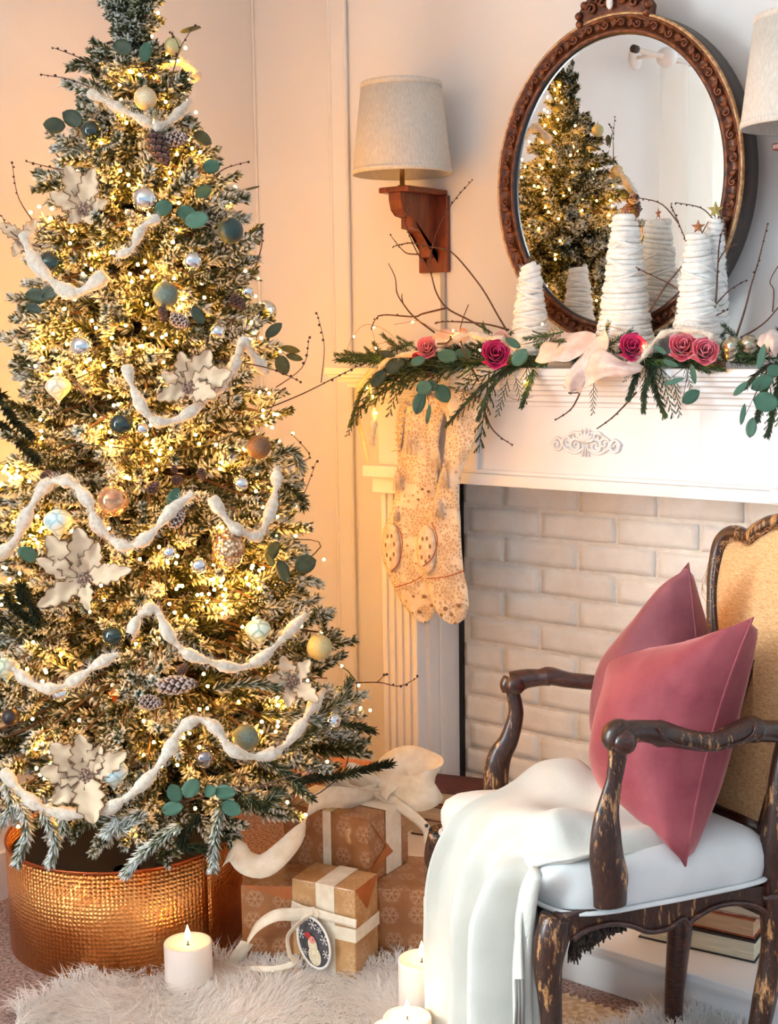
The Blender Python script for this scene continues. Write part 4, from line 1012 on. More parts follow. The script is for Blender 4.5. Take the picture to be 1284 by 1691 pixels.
# wool-wrapped cone trees
YARN = NT('white_yarn'); YARN.set(Roughness=.9, Sheen_Weight=.3); co = YARN.coord()
YARN.col(YARN.ramp(YARN.noise(co, 60, 3), [(.3, lin((226,228,224))), (.7, lin((248,248,244)))])); YARN.bump(YARN.noise(co, 300, 3, .7), .5, .002)
WBASE = pm('bark_base', (96,64,44), (140,104,76), 60, .8, bump=.5)
def wool_tree(label, px, ytop, ybase, wpx, Y, star=None, sr=.016):
    b = on(px, ybase, 1, Y); t_ = on(px, ytop, 1, Y); z0 = ZT+.014; Hh = t_.z-z0; R = wpx/2/2250*(b-CP).length; c = Vector((b.x, Y, z0))
    t = thing('yarn_cone_tree', label, 'decorative tree', (c.x, c.y, ZT)); rt = R*.36
    obj('base', G().lathe([(R*.92,-.014),(R*.95,.004),(R*.9,.006)], 24, c), WBASE, t)
    obj('cone_core', G().lathe([(R*.95,.004),(rt*.9,Hh*.97),(rt*.3,Hh)], 24, c), YARN.m, t)
    rr = random.Random(px); g = G(); P = []; turns = int(Hh/.0125); n = turns*22
    for i in range(n):
        u = i/n; a = u*turns*2*PI; rr_ = R+(rt-R)*u; P.append(c+Vector(((rr_+.001)*math.cos(a), (rr_+.001)*math.sin(a), .006+Hh*.97*u+.004*math.sin(a*.93+u*9))))
    g.tube(P, [.0072+.0016*math.sin(i*.19)+rr.uniform(-.0005,.0005) for i in range(n)], 6)
    obj('yarn_wrap', g, YARN.m, t)
    g = G()
    for k in range(int(16+Hh*60)):
        u0 = rr.uniform(.02,.85); a0 = rr.uniform(0,2*PI); sl = rr.choice((-1,1))*rr.uniform(.04,.14); P = []
        for i in range(12):
            a = a0+i*.22; u = min(1, max(0, u0+sl*i/11)); q = R+(rt-R)*u+.0062; P.append(c+Vector((q*math.cos(a), q*math.sin(a), .01+Hh*.97*u)))
        g.tube(P, [.0012+.0032*math.sin(PI*i/11) for i in range(12)], 5)
    fz = G()
    for k in range(1100):
        u = rr.random(); a = rr.uniform(0,2*PI); q = R+(rt-R)*u+.006; p = c+Vector((q*math.cos(a), q*math.sin(a), .01+Hh*.97*u))
        d = (Vector((math.cos(a),math.sin(a),0))*rr.uniform(.3,1)+Vector((rr.gauss(0,.7),rr.gauss(0,.7),rr.gauss(0,.7)))).normalized()*rr.uniform(.004,.011); s_ = d.orthogonal().normalized()*.0003
        fz.add([p-s_, p+s_, p+d], [(0,1,2)])
    obj('crossing_strands', g, YARN.m, t, kind='stuff'); obj('fuzz', fz, YARN.m, t, kind='stuff')
    if star:
        g = G(); V = []; zc = z0+Hh+sr*.9; vd = (CP-c); vd.z = 0; vd.normalize(); sd = Vector((0,0,1)).cross(vd)
        for i in range(10):
            a = PI/2+i*PI/5; q = sr*(1 if i % 2 == 0 else .42); V.append(Vector((c.x,c.y,zc))+sd*q*math.cos(a)+Vector((0,0,q*math.sin(a))))
        V += [Vector((c.x,c.y,zc))+vd*.003, Vector((c.x,c.y,zc))-vd*.003]
        g.add(V, [(i,(i+1)%10,10) for i in range(10)]+[((i+1)%10,i,11) for i in range(10)])
        obj('star', g, star, t, smooth=False)
    return t
GOLD = glitter('gold_glitter', (120,104,52), (206,190,118)); COP = glitter('copper_glitter', (128,70,44), (206,150,110)); BRN = pm('brown_star', (74,44,28), rough=.5)
wool_tree('small left white yarn cone tree in front of the mirror', 875, 437, 556, 60, 2.79, BRN, .012)
wool_tree('tall middle white yarn cone tree, largest of the three, in front of the mirror', 1031, 357, 560, 88, 2.815, COP, .015)
wool_tree('right-hand white yarn cone tree with a glittered star beside the mirror edge', 1150, 386, 534, 74, 2.80, COP, .016)
wool_tree('slim white yarn cone tree with gold star behind the right-hand one', 1178, 360, 520, 44, 2.845, GOLD, .019)
# satin ribbon and wool along the garland
SATIN = NT('satin_ribbon'); SATIN.set(Roughness=.24, Sheen_Weight=.3, Anisotropic=.3); co = SATIN.pos()
SATIN.col(SATIN.ramp(SATIN.noise(co, 26, 3), [(.35, lin((200,172,160))), (.65, lin((228,210,202)))])); SATIN.bump(SATIN.noise(co, 60, 3), .4, .004)
def cloth_patch(rows, n=14, m=14, wob=.003, seed=1):
    """rows: list of point lists; smooth sheet through them"""
    R_ = [smooth_path(r_, m) for r_ in rows]; cols = [smooth_path([R_[i][j] for i in range(len(R_))], n) for j in range(m)]
    rr = random.Random(seed); a, b = rr.uniform(0,6), rr.uniform(0,6)
    P = [[cols[j][i]+Vector((0,-wob*math.sin(i*1.1+j*.5+a), wob*math.sin(j*.9+i*.3+b))) for j in range(m)] for i in range(n)]
    return G().grid(P)
def px_rows(rows): return [[on(x, y, 1, Y) for x, y, Y in r_] for r_ in rows]
rb = thing('satin_ribbon', 'wide cream satin ribbon folded over the middle of the mantel edge', 'ribbon', on(960,600,1,2.7))
obj('fold', cloth_patch(px_rows([[(905,548,2.74),(940,548,2.74),(985,550,2.72)],[(892,576,2.70),(935,574,2.69),(975,572,2.69)],[(884,598,2.69),(920,598,2.66),(958,590,2.67)]])), SATIN.m, rb, solid=.0012)
obj('fold', cloth_patch(px_rows([[(1000,545,2.72),(985,556,2.71),(972,572,2.70)],[(1003,578,2.68),(965,590,2.67),(945,606,2.66)],[(975,615,2.67),(945,625,2.65),(930,635,2.66)],[(958,648,2.68),(942,646,2.67),(932,640,2.67)]]), seed=4), SATIN.m, rb, solid=.0012)
obj('tail', cloth_patch(px_rows([[(975,583,2.68),(1000,580,2.67),(1040,600,2.67),(1062,604,2.68)],[(968,605,2.66),(1000,600,2.64),(1035,614,2.65),(1058,612,2.67)],[(955,645,2.68),(985,630,2.66),(1020,622,2.66),(1050,616,2.68)]]), seed=6), SATIN.m, rb, solid=.0012)
tag(obj('satin_ribbon', cloth_patch(px_rows([[(1250,566,2.70),(1262,548,2.72),(1284,545,2.74)],[(1262,582,2.68),(1272,560,2.66),(1292,556,2.70)],[(1280,590,2.69),(1286,575,2.67),(1300,572,2.70)]])), SATIN.m, solid=.0012), 'blush satin ribbon loop at the right photo edge on the mantel', 'ribbon')
tag(obj('satin_ribbon', cloth_patch(px_rows([[(700,568,2.72),(718,550,2.73),(745,542,2.74)],[(712,576,2.70),(735,562,2.71),(765,550,2.73)],[(735,572,2.70),(755,566,2.71),(785,556,2.73)]]), seed=8), pm('dusty_ribbon', (196,164,150), (216,188,172), 40, .5), solid=.0012), 'dusty pink ribbon behind the rose bud at the left of the mantel', 'ribbon')
tag(obj('peach_bud', G().ball(on(764,548,1,2.74), .011, 12, 8, (1,1,.8)), pm('peach', (236,160,104), (226,130,76), 60, .6)), 'small peach coloured bud behind the wool braid on the mantel', 'flower')
rp = lambda x, y: on(x, y, 1, 2.69)
roving('white wool roving braid lying between the left rose and the magenta rose', [(720,568),(745,562),(770,552),(800,556),(832,562)], .010, f=rp, name='wool_strand', cat='wool')
roving('white wool strand draped from the ribbon over the paired roses', [(1003,586),(1025,600),(1052,598),(1072,575),(1092,553),(1125,545),(1160,548),(1178,560)], .008, f=lambda x, y: on(x, y, 1, 2.675), name='wool_strand', cat='wool')
roving('thick white wool strand hanging down at the left end of the mantel', [(690,584),(650,590),(625,612),(616,650),(617,700),(614,735)], .0085, f=lambda x, y: on(x, y, 1, 2.69), name='wool_strand', cat='wool')
tag(obj('narrow_ribbon', cloth_patch(px_rows([[(612,606,2.70),(622,610,2.70)],[(588,642,2.69),(596,640,2.69)],[(588,690,2.70),(594,690,2.70)],[(600,740,2.69),(606,738,2.69)],[(606,768,2.70),(608,764,2.70)]]), n=24, m=4, wob=.001), pm('cream_ribbon', (238,216,168), (226,196,140), 30, .5), solid=.001), 'narrow cream ribbon tail hanging off the left mantel corner', 'ribbon')
# silvered baubles at the right
MERC = pm('mercury_glass', (206,202,184), (150,142,118), 60, .2, .85, bump=.2)
for x, y, r, lb in ((1209,571,16,'silvered ball, left one of three beside the paired roses'),(1237,568,15,'silvered ball, right one of three at the right of the mantel'),(1206,586,10,'smallest silvered ball below the other two on the mantel')):
    p = on(x,y,1,2.71); tag(obj('silvered_ball', G().ball(p, r/2250*(p-CP).length, 20, 12), MERC), lb, 'ornament')
# bare branches rising from the garland
def BT(label, lines, Y=2.80, **k): return twig('bare_branch', label, lines, lambda x, y: on(x, y, 1, Y-.0002*(560-y)*.3), cat='branch', r=.0026, budr=.0028, **k)
BT('long forked branch arching left across the lamp bracket from the small yarn tree', [[(837,547),(821,520),(800,483),(775,449),(747,418),(726,410),(705,407),(683,401),(660,404),(648,408)]])
BT('branch with a tall fork crossing the wooden bracket', [[(812,550),(775,529),(738,509),(720,483),(709,446),(689,418),(674,384),(669,363),(675,340)],[(709,446),(713,410),(728,366),(752,328),(780,297)],[(689,420),(671,418),(658,406),(645,389)]])
BT('left upright branch with a forked bare tip', [[(717,549),(683,523),(665,501),(655,483),(652,458),(641,435)],[(665,501),(663,490),(664,485)]], buds=False)
BT('low horizontal branch at the left end of the mantel', [[(735,509),(698,518),(683,523),(634,520),(620,527),(613,542)]])
BT('low budded twig over the wool braid', [[(840,545),(800,535),(745,531),(718,533)]])
BT('thin stem curving over the middle of the stockings', [[(790,630),(775,600),(762,570),(760,540),(773,503)]], buds=False, Y=2.70)
BT('dark forked branch from the paired roses up to the mirror', [[(1177,562),(1151,501),(1139,470),(1137,415),(1120,369),(1107,338)],[(1151,501),(1109,471),(1064,449),(1015,422)],[(1120,369),(1090,336),(1042,325)]])
BT('long crossing branch in front of the right yarn trees', [[(1071,516),(1100,470),(1124,441),(1150,400),(1169,366)]], buds=False)
BT('budded branch forking right beside the mirror edge', [[(1171,540),(1181,500),(1184,452),(1188,396),(1198,369)],[(1177,508),(1203,480),(1233,462)],[(1176,524),(1200,512)],[(1186,430),(1200,410),(1220,403)]])
BT('tall slim budded branch right of the mirror', [[(1215,556),(1230,509),(1240,470),(1252,430),(1267,369)]])
BT('thick branch leaving the picture at the right', [[(1222,558),(1245,545),(1267,528),(1290,500)],[(1275,515),(1277,480),(1271,463),(1290,430)]], buds=False)
BT('budded twig hanging under the satin ribbon', [[(958,645),(952,660),(940,678),(916,694)],[(958,648),(945,649),(938,648)]], Y=2.70)
BT('budded twig dangling left of the cedar fronds', [[(1050,648),(1035,665),(1010,690),(985,708)]], Y=2.70)
BT('budded twig hanging beside the stockings', [[(800,680),(810,705),(826,722),(846,735)],[(800,680),(806,660),(812,640)]], Y=2.70)
BT('small budded spur on the left end of the garland', [[(722,568),(738,566),(745,556)]], Y=2.68)
# tiny wire lights on the garland
mw = thing('wire_lights', 'thin wire of tiny warm lights looping over the mantel garland', 'string lights', on(600,590,1,2.70))
loops = [[(569,590),(580,560),(600,537),(625,540),(648,555),(650,570)],[(650,536),(670,533),(690,530),(720,545),(750,552)],[(608,580),(625,568),(645,566),(648,575)],[(612,540),(618,560),(618,580)],[(860,600),(840,615),(825,640),(850,660),(880,655)],[(995,533),(1030,548),(1060,566)]]
for l_ in loops: obj('wire', G().tube(smooth_path([on(x,y,1,2.70) for x,y in l_], 16), .0006, 4), pm('copper_wire', (150,110,70), rough=.3, metal=1), mw)
bmm = mesh('light_bulb', G().ball((0,0,0), .0026, 6, 4), BULB.m)
for x, y in [(584,556),(617,541),(681,532),(748,546),(620,575),(856,597),(792,578),(615,655),(606,641),(866,630),(995,533),(1062,572),(895,535),(1178,592),(621,682)]:
    inst('light_bulb', bmm, mw, on(x,y,1,2.685), Quaternion())
# ------------------------------------------------------------------ lace stockings
LACE = NT('lace'); LACE.set(Roughness=.9, Sheen_Weight=.2, Specular_IOR_Level=.1); co = LACE.pos()
v1 = LACE.n('ShaderNodeTexVoronoi'); v1.inputs['Scale'].default_value = 62; v1.inputs['Randomness'].default_value = .7; LACE.l(co, v1.inputs['Vector'])
v2 = LACE.n('ShaderNodeTexVoronoi', feature='DISTANCE_TO_EDGE'); v2.inputs['Scale'].default_value = 105; LACE.l(co, v2.inputs['Vector'])
reg = LACE.ramp(LACE.noise(co, 17, 2), [(.44, (0,0,0,1)), (.47, (1,1,1,1))])
h1 = LACE.ramp(v1.outputs['Distance'], [(.20, (0,0,0,1)), (.27, (1,1,1,1))]); h2 = LACE.ramp(v2.outputs['Distance'], [(.10, (1,1,1,1)), (.20, (.15,.15,.15,1))])
hh = LACE.mix(reg, h1, h2); tone = LACE.ramp(LACE.noise(co, 20, 3), [(.35, lin((222,204,178))), (.62, lin((238,228,210)))])
LACE.col(LACE.mix(hh, lin((198,168,132)), tone)); LACE.bump(hh, .7, .004)
LACEP = pm('linen_patch', (234,224,206), (216,198,172), 60, .85, bump=.5, bscale=200)
RED = pm('red_trim', (156,66,50), (186,110,86), 200, .8)
def stocking(label, rows, Y):
    c0 = on((rows[0][1]+rows[0][2])/2, rows[0][0], 1, Y); t = thing('lace_stocking', label, 'stocking', c0)
    ys = [r_[0] for r_ in rows]; n = 40; m_ = 20; P = []; rr = random.Random(int(rows[0][1]))
    for i in range(n):
        y = ys[0]+(ys[-1]-ys[0])*i/(n-1); l_ = interp(y, ys, [r_[1] for r_ in rows]); r_ = interp(y, ys, [q[2] for q in rows])
        a, b = on(l_, y, 1, Y), on(r_, y, 1, Y); row = []
        for j in range(m_):
            th = 2*PI*j/m_; c = (a+b)/2; hw = (b.x-a.x)/2
            dp = .012+.006*math.sin(i*.35+j)*.5; wr = .0022*math.sin(i*.9+j*1.7)+.002*math.sin(i*.4-j)
            row.append(Vector((c.x+hw*math.cos(th), Y-(dp+wr)*math.sin(th), c.z+wr)))
        P.append(row+[row[0]])
    g = G().grid(P); k = len(g.v); g.f += [tuple(range(m_)), tuple((n-1)*(m_+1)+j for j in range(m_-1,-1,-1))]
    obj('sock', g, LACE.m, t); return t
Y1 = 2.735
s1_ = stocking('left lace stocking with tan ruffle hanging from the mantel', [(655,676,735),(670,660,738),(700,654,728),(740,656,722),(780,656,722),(820,652,722),(850,644,722),(880,632,720),(920,630,716),(945,636,716),(970,648,718),(1000,664,722),(1018,680,716),(1026,694,706)], Y1+.012)
s2_ = stocking('right white lace stocking with rounded toe hanging from the mantel', [(645,715,772),(660,722,800),(690,738,798),(730,735,782),(770,732,764),(800,722,758),(840,716,758),(870,705,760),(900,692,762),(940,692,765),(970,702,772),(1000,714,774),(1018,724,768),(1028,738,756)], Y1-.012)
def patch(t, name, cx, cy, hw, hh_, Y, mt, bulge=.006, holes=0, m2=None):
    c = on(cx, cy, 1, Y); k = (c-CP).length/2250; rows = []
    for i in range(13):
        u = i/6-1; w_ = hw*k*math.sqrt(max(0,1-u*u*.97)); rows.append([Vector((c.x+w_*v_, Y-bulge*(1-u*u)*(1-v_*v_)-.001, c.z-hh_*k*u)) for v_ in (-1,-.6,-.2,.2,.6,1)])
    obj(name, G().grid(rows), mt, t, solid=.0015)
    for q in range(holes):
        a = q*2*PI/holes+.3; h0 = G().ball((0,0,0), 1, 10, 4); rx, rz = hw*k*.13, hh_*k*.10
        ca = Vector((c.x+hw*k*.5*math.cos(a), Y-.0062, c.z+hh_*k*.5*math.sin(a)))
        h0.v = [Vector((p.x*rx, p.y*.0012, p.z*rz))+ca for p in h0.v]; obj('eyelet', h0, m2, t)
EYE = pm('eyelet_shadow', (142,112,84), rough=.9)
patch(s1_, 'heel_patch', 646, 903, 18, 40, Y1-.005, LACEP, .006, 7, EYE); patch(s2_, 'heel_patch', 704, 907, 20, 40, Y1-.028, LACEP, .006, 7, EYE)
for t, (a, b), Y in ((s1_, ((651,970),(704,948)), Y1-.006),(s2_, ((704,956),(766,943)), Y1-.029)):
    P = smooth_path([on(a[0],a[1],1,Y), on((a[0]+b[0])/2,(a[1]+b[1])/2+3,1,Y-.003), on(b[0],b[1],1,Y)], 12); obj('red_trim', G().tube(P, .0014, 5), RED, t)
for t, l_, Y in ((s1_, [(655,868),(664,890),(660,925),(645,945)], Y1-.012),(s2_, [(712,862),(722,890),(714,920),(698,935)], Y1-.035)):
    obj('red_trim', G().tube(smooth_path([on(x,y,1,Y) for x,y in l_], 14), .0015, 5), RED, t)
for q, (t, x, y, r, Y) in enumerate([(s1_,700,985,5,Y1-.003),(s1_,712,1000,4,Y1-.003),(s1_,692,1010,5,Y1-.003),(s1_,682,985,3,Y1-.003),(s2_,735,1005,5,Y1-.027),(s2_,757,1000,5,Y1-.027),(s2_,745,1015,4,Y1-.027),(s2_,728,1016,3.4,Y1-.027),(s1_,707,812,4,Y1-.003),(s1_,697,808,3.4,Y1-.003),(s1_,690,825,3,Y1-.003)]):
    c = on(x,y,1,Y); k = (c-CP).length/2250; obj('eyelet', G().ball(c, r*k, 10, 4, (1,.3,.7)), EYE, t)
# tassels and ruffle
TAS = pm('tassel_cotton', (232,218,196), (208,188,160), 120, .9, bump=.4)
def tassel(t, x, y, h_, w_, Y):
    c = on(x, y, 1, Y); k = (c-CP).length/2250; g = G().ball(c, 3.2*k, 8, 6).tube([c+Vector((0,.004,.012)), c], .0009, 4); rr = random.Random(int(x))
    for i in range(20):
        a = i*2.4; q = math.sqrt(i/20)*w_*k/2; e = c+Vector((q*math.cos(a), q*math.sin(a)*.5, -h_*k*rr.uniform(.9,1.05))); m_ = c.lerp(e,.35)+Vector(((e.x-c.x)*.25,0,0))
        g.tube([c, m_, e], [.0012,.0013,.0008], 4)
    obj('tassel', g, TAS, t)
for a in ((s1_,673,712,40,22,Y1-.02),(s1_,655,775,36,20,Y1-.01),(s1_,722,736,40,18,Y1-.03),(s2_,733,768,40,18,Y1-.035),(s2_,722,828,28,26,Y1-.035),(s1_,652,838,22,10,Y1-.01)): tassel(*a)
def ruffle(t, pts, Y, wd, m_):
    P = smooth_path([on(x,y,1,Y) for x,y in pts], 40); rows = []
    for i, p in enumerate(P):
        o = Vector((-1,0,-.15)); rows.append([p, p+o*wd*.5+Vector((0,.006*math.sin(i*1.3),.002*math.sin(i*2))), p+o*wd*(1+.25*math.sin(i*.9))+Vector((0,.012*math.sin(i*1.3),.003*math.cos(i*1.3)))])
    obj('ruffle', G().grid(rows), m_, t, solid=.001)
ruffle(s1_, [(672,664),(668,690),(664,720),(660,745)], Y1-.004, .018, LACE.m)
ruffle(s1_, [(700,668),(690,672),(676,668)], Y1-.012, .012, LACE.m)
obj('hanging_loop', G().tube([on(680,666,1,Y1), on(684,640,1,Y1-.01), on(688,615,1,2.73)], .0012, 5), TAS, s1_)
obj('hanging_loop', G().tube([on(740,650,1,Y1-.01), on(742,630,1,Y1-.015), on(744,612,1,2.73)], .0012, 5), TAS, s2_)
# ================================================================== ARMCHAIR
AC, BC, CN_, CF_ = Vector((-1.13,1.93,0)), Vector((-1.575,2.15,0)), Vector((-.905,2.31,0)), Vector((-1.185,2.405,0))
def wallp(a, b, inset=0):
    u = (b-a).normalized(); n = Vector((u.y,-u.x,0)); return a-n*inset, n
NP = lambda x, y, ins=0: onp(x, y, *wallp(AC, CN_, ins))      # near side of the chair
FPn = Vector((.555,-.832,0))
FP = lambda x, y, ins=0: onp(x, y, BC-FPn*ins, FPn)            # far side
uf = (AC-BC).normalized(); FN = Vector((uf.y,-uf.x,0)); FN = FN if FN.dot(-BC) > 0 else -FN
FR = lambda x, y, out=0: onp(x, y, AC+FN*out, FN)              # front
OAK = NT('worn_dark_wood'); OAK.set(Roughness=.38, Coat_Weight=.15)
co = OAK.pos(); n1 = OAK.noise(co, 55, 6, .75, sc3=(1.6,1.6,.35)); n2 = OAK.noise(co, 9, 3); n3 = OAK.noise(co, 110, 3, .6, sc3=(2,2,.6))
dark = OAK.ramp(n3, [(.3, lin((28,14,10))), (.7, lin((68,36,23)))])
bare = OAK.ramp(n3, [(.3, lin((150,100,58))), (.7, lin((196,148,94)))])
mask = OAK.ramp(OAK.math('ADD', n1, OAK.math('MULTIPLY', OAK.math('SUBTRACT', n2, .5), .45)), [(.57, (0,0,0,1)), (.62, (1,1,1,1))])
OAK.col(OAK.mix(mask, dark, bare)); OAK.bump(OAK.mix(.5, n3, mask), .25, .002); OAK = OAK.m
OAKD = NT('dark_polished_wood'); OAKD.set(Roughness=.3, Coat_Weight=.3); co = OAKD.pos(); n3 = OAKD.noise(co, 60, 4, .6, sc3=(1,1,3))
OAKD.col(OAKD.ramp(n3, [(.35, lin((36,14,10))), (.62, lin((74,34,22))), (.8, lin((120,76,50)))])); OAKD.bump(n3, .15); OAKD = OAKD.m
ch = thing('armchair', 'antique carved wooden armchair with white seat and bare burlap back in front of the fireplace', 'chair', (-1.2, 2.2, 0))
def pxtube(pts, fn, n=14, N=None, flat=.85, up=None, g=None):
    P = []; R = []
    for x, y, r in pts:
        p = fn(x, y); P.append(p); R.append(r*(p-CP).dot(-(CM @ Vector((0,0,1))))/2250)
    N = N or len(pts)*5; S = smooth_path(P, N); rs = [interp(i/(N-1)*(len(R)-1), range(len(R)), R) for i in range(N)]
    return (g or G()).tube(S, rs, n, flat=flat, up=up)
nside = wallp(AC, CN_)[1]
leg1 = lambda x, y: NP(x, y, .02)
obj('leg', pxtube([(918,1512,30),(911,1545,34),(904,1590,28),(907,1640,23),(910,1691,20),(908,1760,17),(896,1830,15),(886,1868,18),(884,1884,15)], leg1), OAK, ch)
obj('leg', pxtube([(1272,1470,25),(1276,1520,24),(1277,1560,24),(1272,1600,24),(1262,1650,23),(1254,1691,21),(1243,1750,18),(1240,1790,18)], lambda x, y: NP(x, y, .01)), OAK, ch)
obj('leg', pxtube([(728,1375,22),(718,1410,19),(716,1450,15),(722,1520,13),(728,1590,12),(722,1640,12),(716,1668,14)], lambda x, y: FR(x, y, -.01)), OAK, ch)
cfz = (Vector((-1.165,2.385,0))-CP).dot(-(CM @ Vector((0,0,1))))
obj('leg', pxtube([(1120,1480,25),(1122,1530,24),(1118,1580,21),(1113,1640,18),(1112,1672,17),(1112,1692,17)], lambda x, y: onp(x, y, Vector((-1.165,2.375,0)), Vector((.5,-.86,0)).normalized())), OAKD, ch)
# near side rail with its serpentine lower edge
topl = [(925,1517),(960,1505),(1000,1497),(1060,1488),(1120,1481),(1200,1471),(1282,1461)]
botl = [(1284,1560),(1279,1533),(1270,1515),(1257,1503),(1243,1497),(1221,1494),(1199,1495),(1177,1501),(1155,1513),(1143,1521),(1136,1528),(1129,1519),(1119,1524),(1103,1535),(1084,1540),(1066,1540),(1042,1531),(1012,1527),(984,1532),(960,1542),(946,1553),(925,1560)]
def slab(pts, fn, nrm, th):
    a = [fn(x, y) for x, y in pts]; b = [p-nrm*th for p in a]; n = len(a)
    return G().add(a+b, [tuple(range(n)), tuple(range(2*n-1,n-1,-1))]+[(i,n+i,n+(i+1)%n,(i+1)%n) for i in range(n)])
obj('side_rail', slab(topl+botl, lambda x, y: NP(x, y, .0), nside, .030), OAK, ch, smooth=False, bevel=.002)
obj('rail_moulding', G().tube(smooth_path([NP(x, y-2, -.002) for x, y in botl[1:-1]], 90), .0052, 8), OAKD, ch)
fb = [BC+Vector((0,0,z)) for z in (.395,.33)]; g = G()
a0, b0 = AC, BC
q = []
for i in range(21):
    t = i/20; p = a0.lerp(b0, t); q.append((p, .375-.012*math.cos((t-.5)*2*PI)))
top_ = [p+Vector((0,0,.40)) for p, z in q]; bt = [p+Vector((0,0,z-.03)) for p, z in q][::-1]
pp = top_+bt; n = len(pp); g.add(pp+[v-FN*.03 for v in pp], [tuple(range(n)), tuple(range(2*n-1,n-1,-1))]+[(i,n+i,n+(i+1)%n,(i+1)%n) for i in range(n)])
obj('front_rail', g, OAK, ch, smooth=False, bevel=.002)
g = G(); a, b = BC, CF_
d_ = (b-a).normalized(); nn = Vector((-d_.y, d_.x, 0)); pp = [a+Vector((0,0,.40)), b+Vector((0,0,.40)), b+Vector((0,0,.34)), a+Vector((0,0,.34))]
g.add(pp+[v-nn*.03 for v in pp], [(0,1,2,3),(7,6,5,4),(0,4,5,1),(1,5,6,2),(2,6,7,3),(3,7,4,0)]); obj('side_rail', g, OAKD, ch, smooth=False)
g = G(); pp = [CF_+Vector((0,0,.40)), CN_+Vector((0,0,.40)), CN_+Vector((0,0,.33)), CF_+Vector((0,0,.33))]; nn = Vector((-.3,-.95,0))*.03
g.add(pp+[v+nn for v in pp], [(0,1,2,3),(7,6,5,4),(0,4,5,1),(1,5,6,2),(2,6,7,3),(3,7,4,0)]); obj('back_rail', g, OAKD, ch, smooth=False)
# arms
obj('arm_post', pxtube([(1018,1232,17),(1019,1250,17),(1013,1291,15),(1003,1337,21),(1000,1374,27),(1001,1415,31),(1007,1452,33),(1007,1470,31),(1007,1494,30)], lambda x, y: NP(x, y, -.016), flat=.62, up=nside), OAK, ch)
arm1 = lambda x, y: NP(x, y, -.016)
obj('armrest', pxtube([(1018,1222,20),(1035,1210,20),(1060,1207,18),(1078,1209,20),(1088,1211,23),(1105,1214,20),(1135,1221,17),(1175,1225,16),(1210,1214,19),(1235,1205,21),(1245,1205,22),(1258,1207,18),(1300,1208,18),(1345,1206,19)], arm1, flat=1.15, up=nside, N=90), OAK, ch)
obj('arm_scroll', G().join(pxtube([(1012,1232,14),(1008,1222,18),(1012,1208,19),(1022,1200,16),(1032,1200,12)], arm1)), OAK, ch)
p = NP(1031,1226,-.032); obj('scroll_boss', G().lathe([(.0205,-.014),(.0215,.0),(.018,.009),(.008,.012)], 20, p, m=frame(nside).to_matrix()), OAKD, ch)
obj('arm_carving', G().join(pxtube([(1086,1196,2.2),(1090,1208,3),(1100,1222,3),(1120,1231,2),(1150,1236,1.5)], lambda x, y: NP(x, y, -.040), n=6)), OAKD, ch)
obj('arm_carving', G().join(pxtube([(1244,1189,2),(1247,1202,3),(1240,1215,3),(1222,1226,2),(1195,1234,1.5)], lambda x, y: NP(x, y, -.042), n=6)), OAKD, ch)
arm2 = lambda x, y: FP(x, y, .012)
obj('arm_post', pxtube([(846,1142,11),(850,1160,12),(851,1183,13),(840,1221,16),(827,1244,19),(820,1268,21),(818,1300,21.5),(820,1345,22)], arm2, flat=.7, up=FPn), OAK, ch)
obj('armrest', pxtube([(846,1128,20),(868,1121,16),(890,1119,14),(903,1117,16),(912,1117,15),(940,1123,13),(990,1128,12.5),(1050,1133,13),(1110,1138,14)], arm2, flat=1.1, up=FPn, N=70), OAKD, ch)
obj('arm_scroll', G().join(pxtube([(840,1140,13),(838,1130,15),(842,1121,14)], arm2)), OAKD, ch)
p = FP(852,1132,-.006); obj('scroll_boss', G().lathe([(.019,-.012),(.020,.0),(.016,.008),(.006,.010)], 20, p, m=frame(Vector((.8,-.6,0))).to_matrix()), OAKD, ch)
# seat
WHT = NT('white_cotton'); WHT.set(Roughness=.8, Sheen_Weight=.15, Specular_IOR_Level=.2); co = WHT.pos()
WHT.col(WHT.ramp(WHT.noise(co, 7, 3), [(.3, lin((206,208,207))), (.7, lin((224,225,224)))])); WHT.bump(WHT.noise(co, 22, 4, .5), .35, .006); WHT = WHT.m
ctr = (AC+BC+CN_+CF_)/4; g = G(); rows = []
def quad(s, t): return (AC.lerp(BC, s)).lerp(CN_.lerp(CF_, s), t)
Mn = 44
ringp = []
for k in range(Mn):
    th = 2*PI*k/Mn; c_, s_ = math.cos(th), math.sin(th); e = .33
    x = math.copysign(abs(c_)**e, c_); y = math.copysign(abs(s_)**e, s_); ringp.append(((x+1)/2, (y+1)/2))
def seatpt(s, t, f, z, push=0):
    p = quad(.5+(s-.5)*f, .5+(t-.5)*f); o = (p-ctr); o.z = 0
    return Vector((p.x, p.y, z))+(o.normalized()*push if o.length > 1e-5 else Vector())
for f, z, ps in ((1.0,.398,.004),(1.0,.408,.007),(1.0,.425,.012),(1.0,.447,.012),(.985,.466,.008),(.95,.480,.0),(.88,.488,0),(.7,.496,0),(.4,.503,0),(.05,.505,0)):
    rows.append([seatpt(s, t, f, z, ps) for s, t in ringp])
rows = [r_+[r_[0]] for r_ in rows]
g.grid(rows); obj('seat_cushion', g, WHT, ch, label='white cotton seat cushion')
P = [seatpt(s, t, 1.0, .401, .012) for s, t in ringp]; P.append(P[0]); obj('seat_edging', G().tube(P, .0062, 6, cap=False, flat=.7), WHT, ch)
for k in range(9):
    p = BC.lerp(AC, .02+.035*k)+FN*.012; obj('nail_head', G().ball((p.x, p.y, .408-.002*k), .0042, 8, 5), GAP, ch)
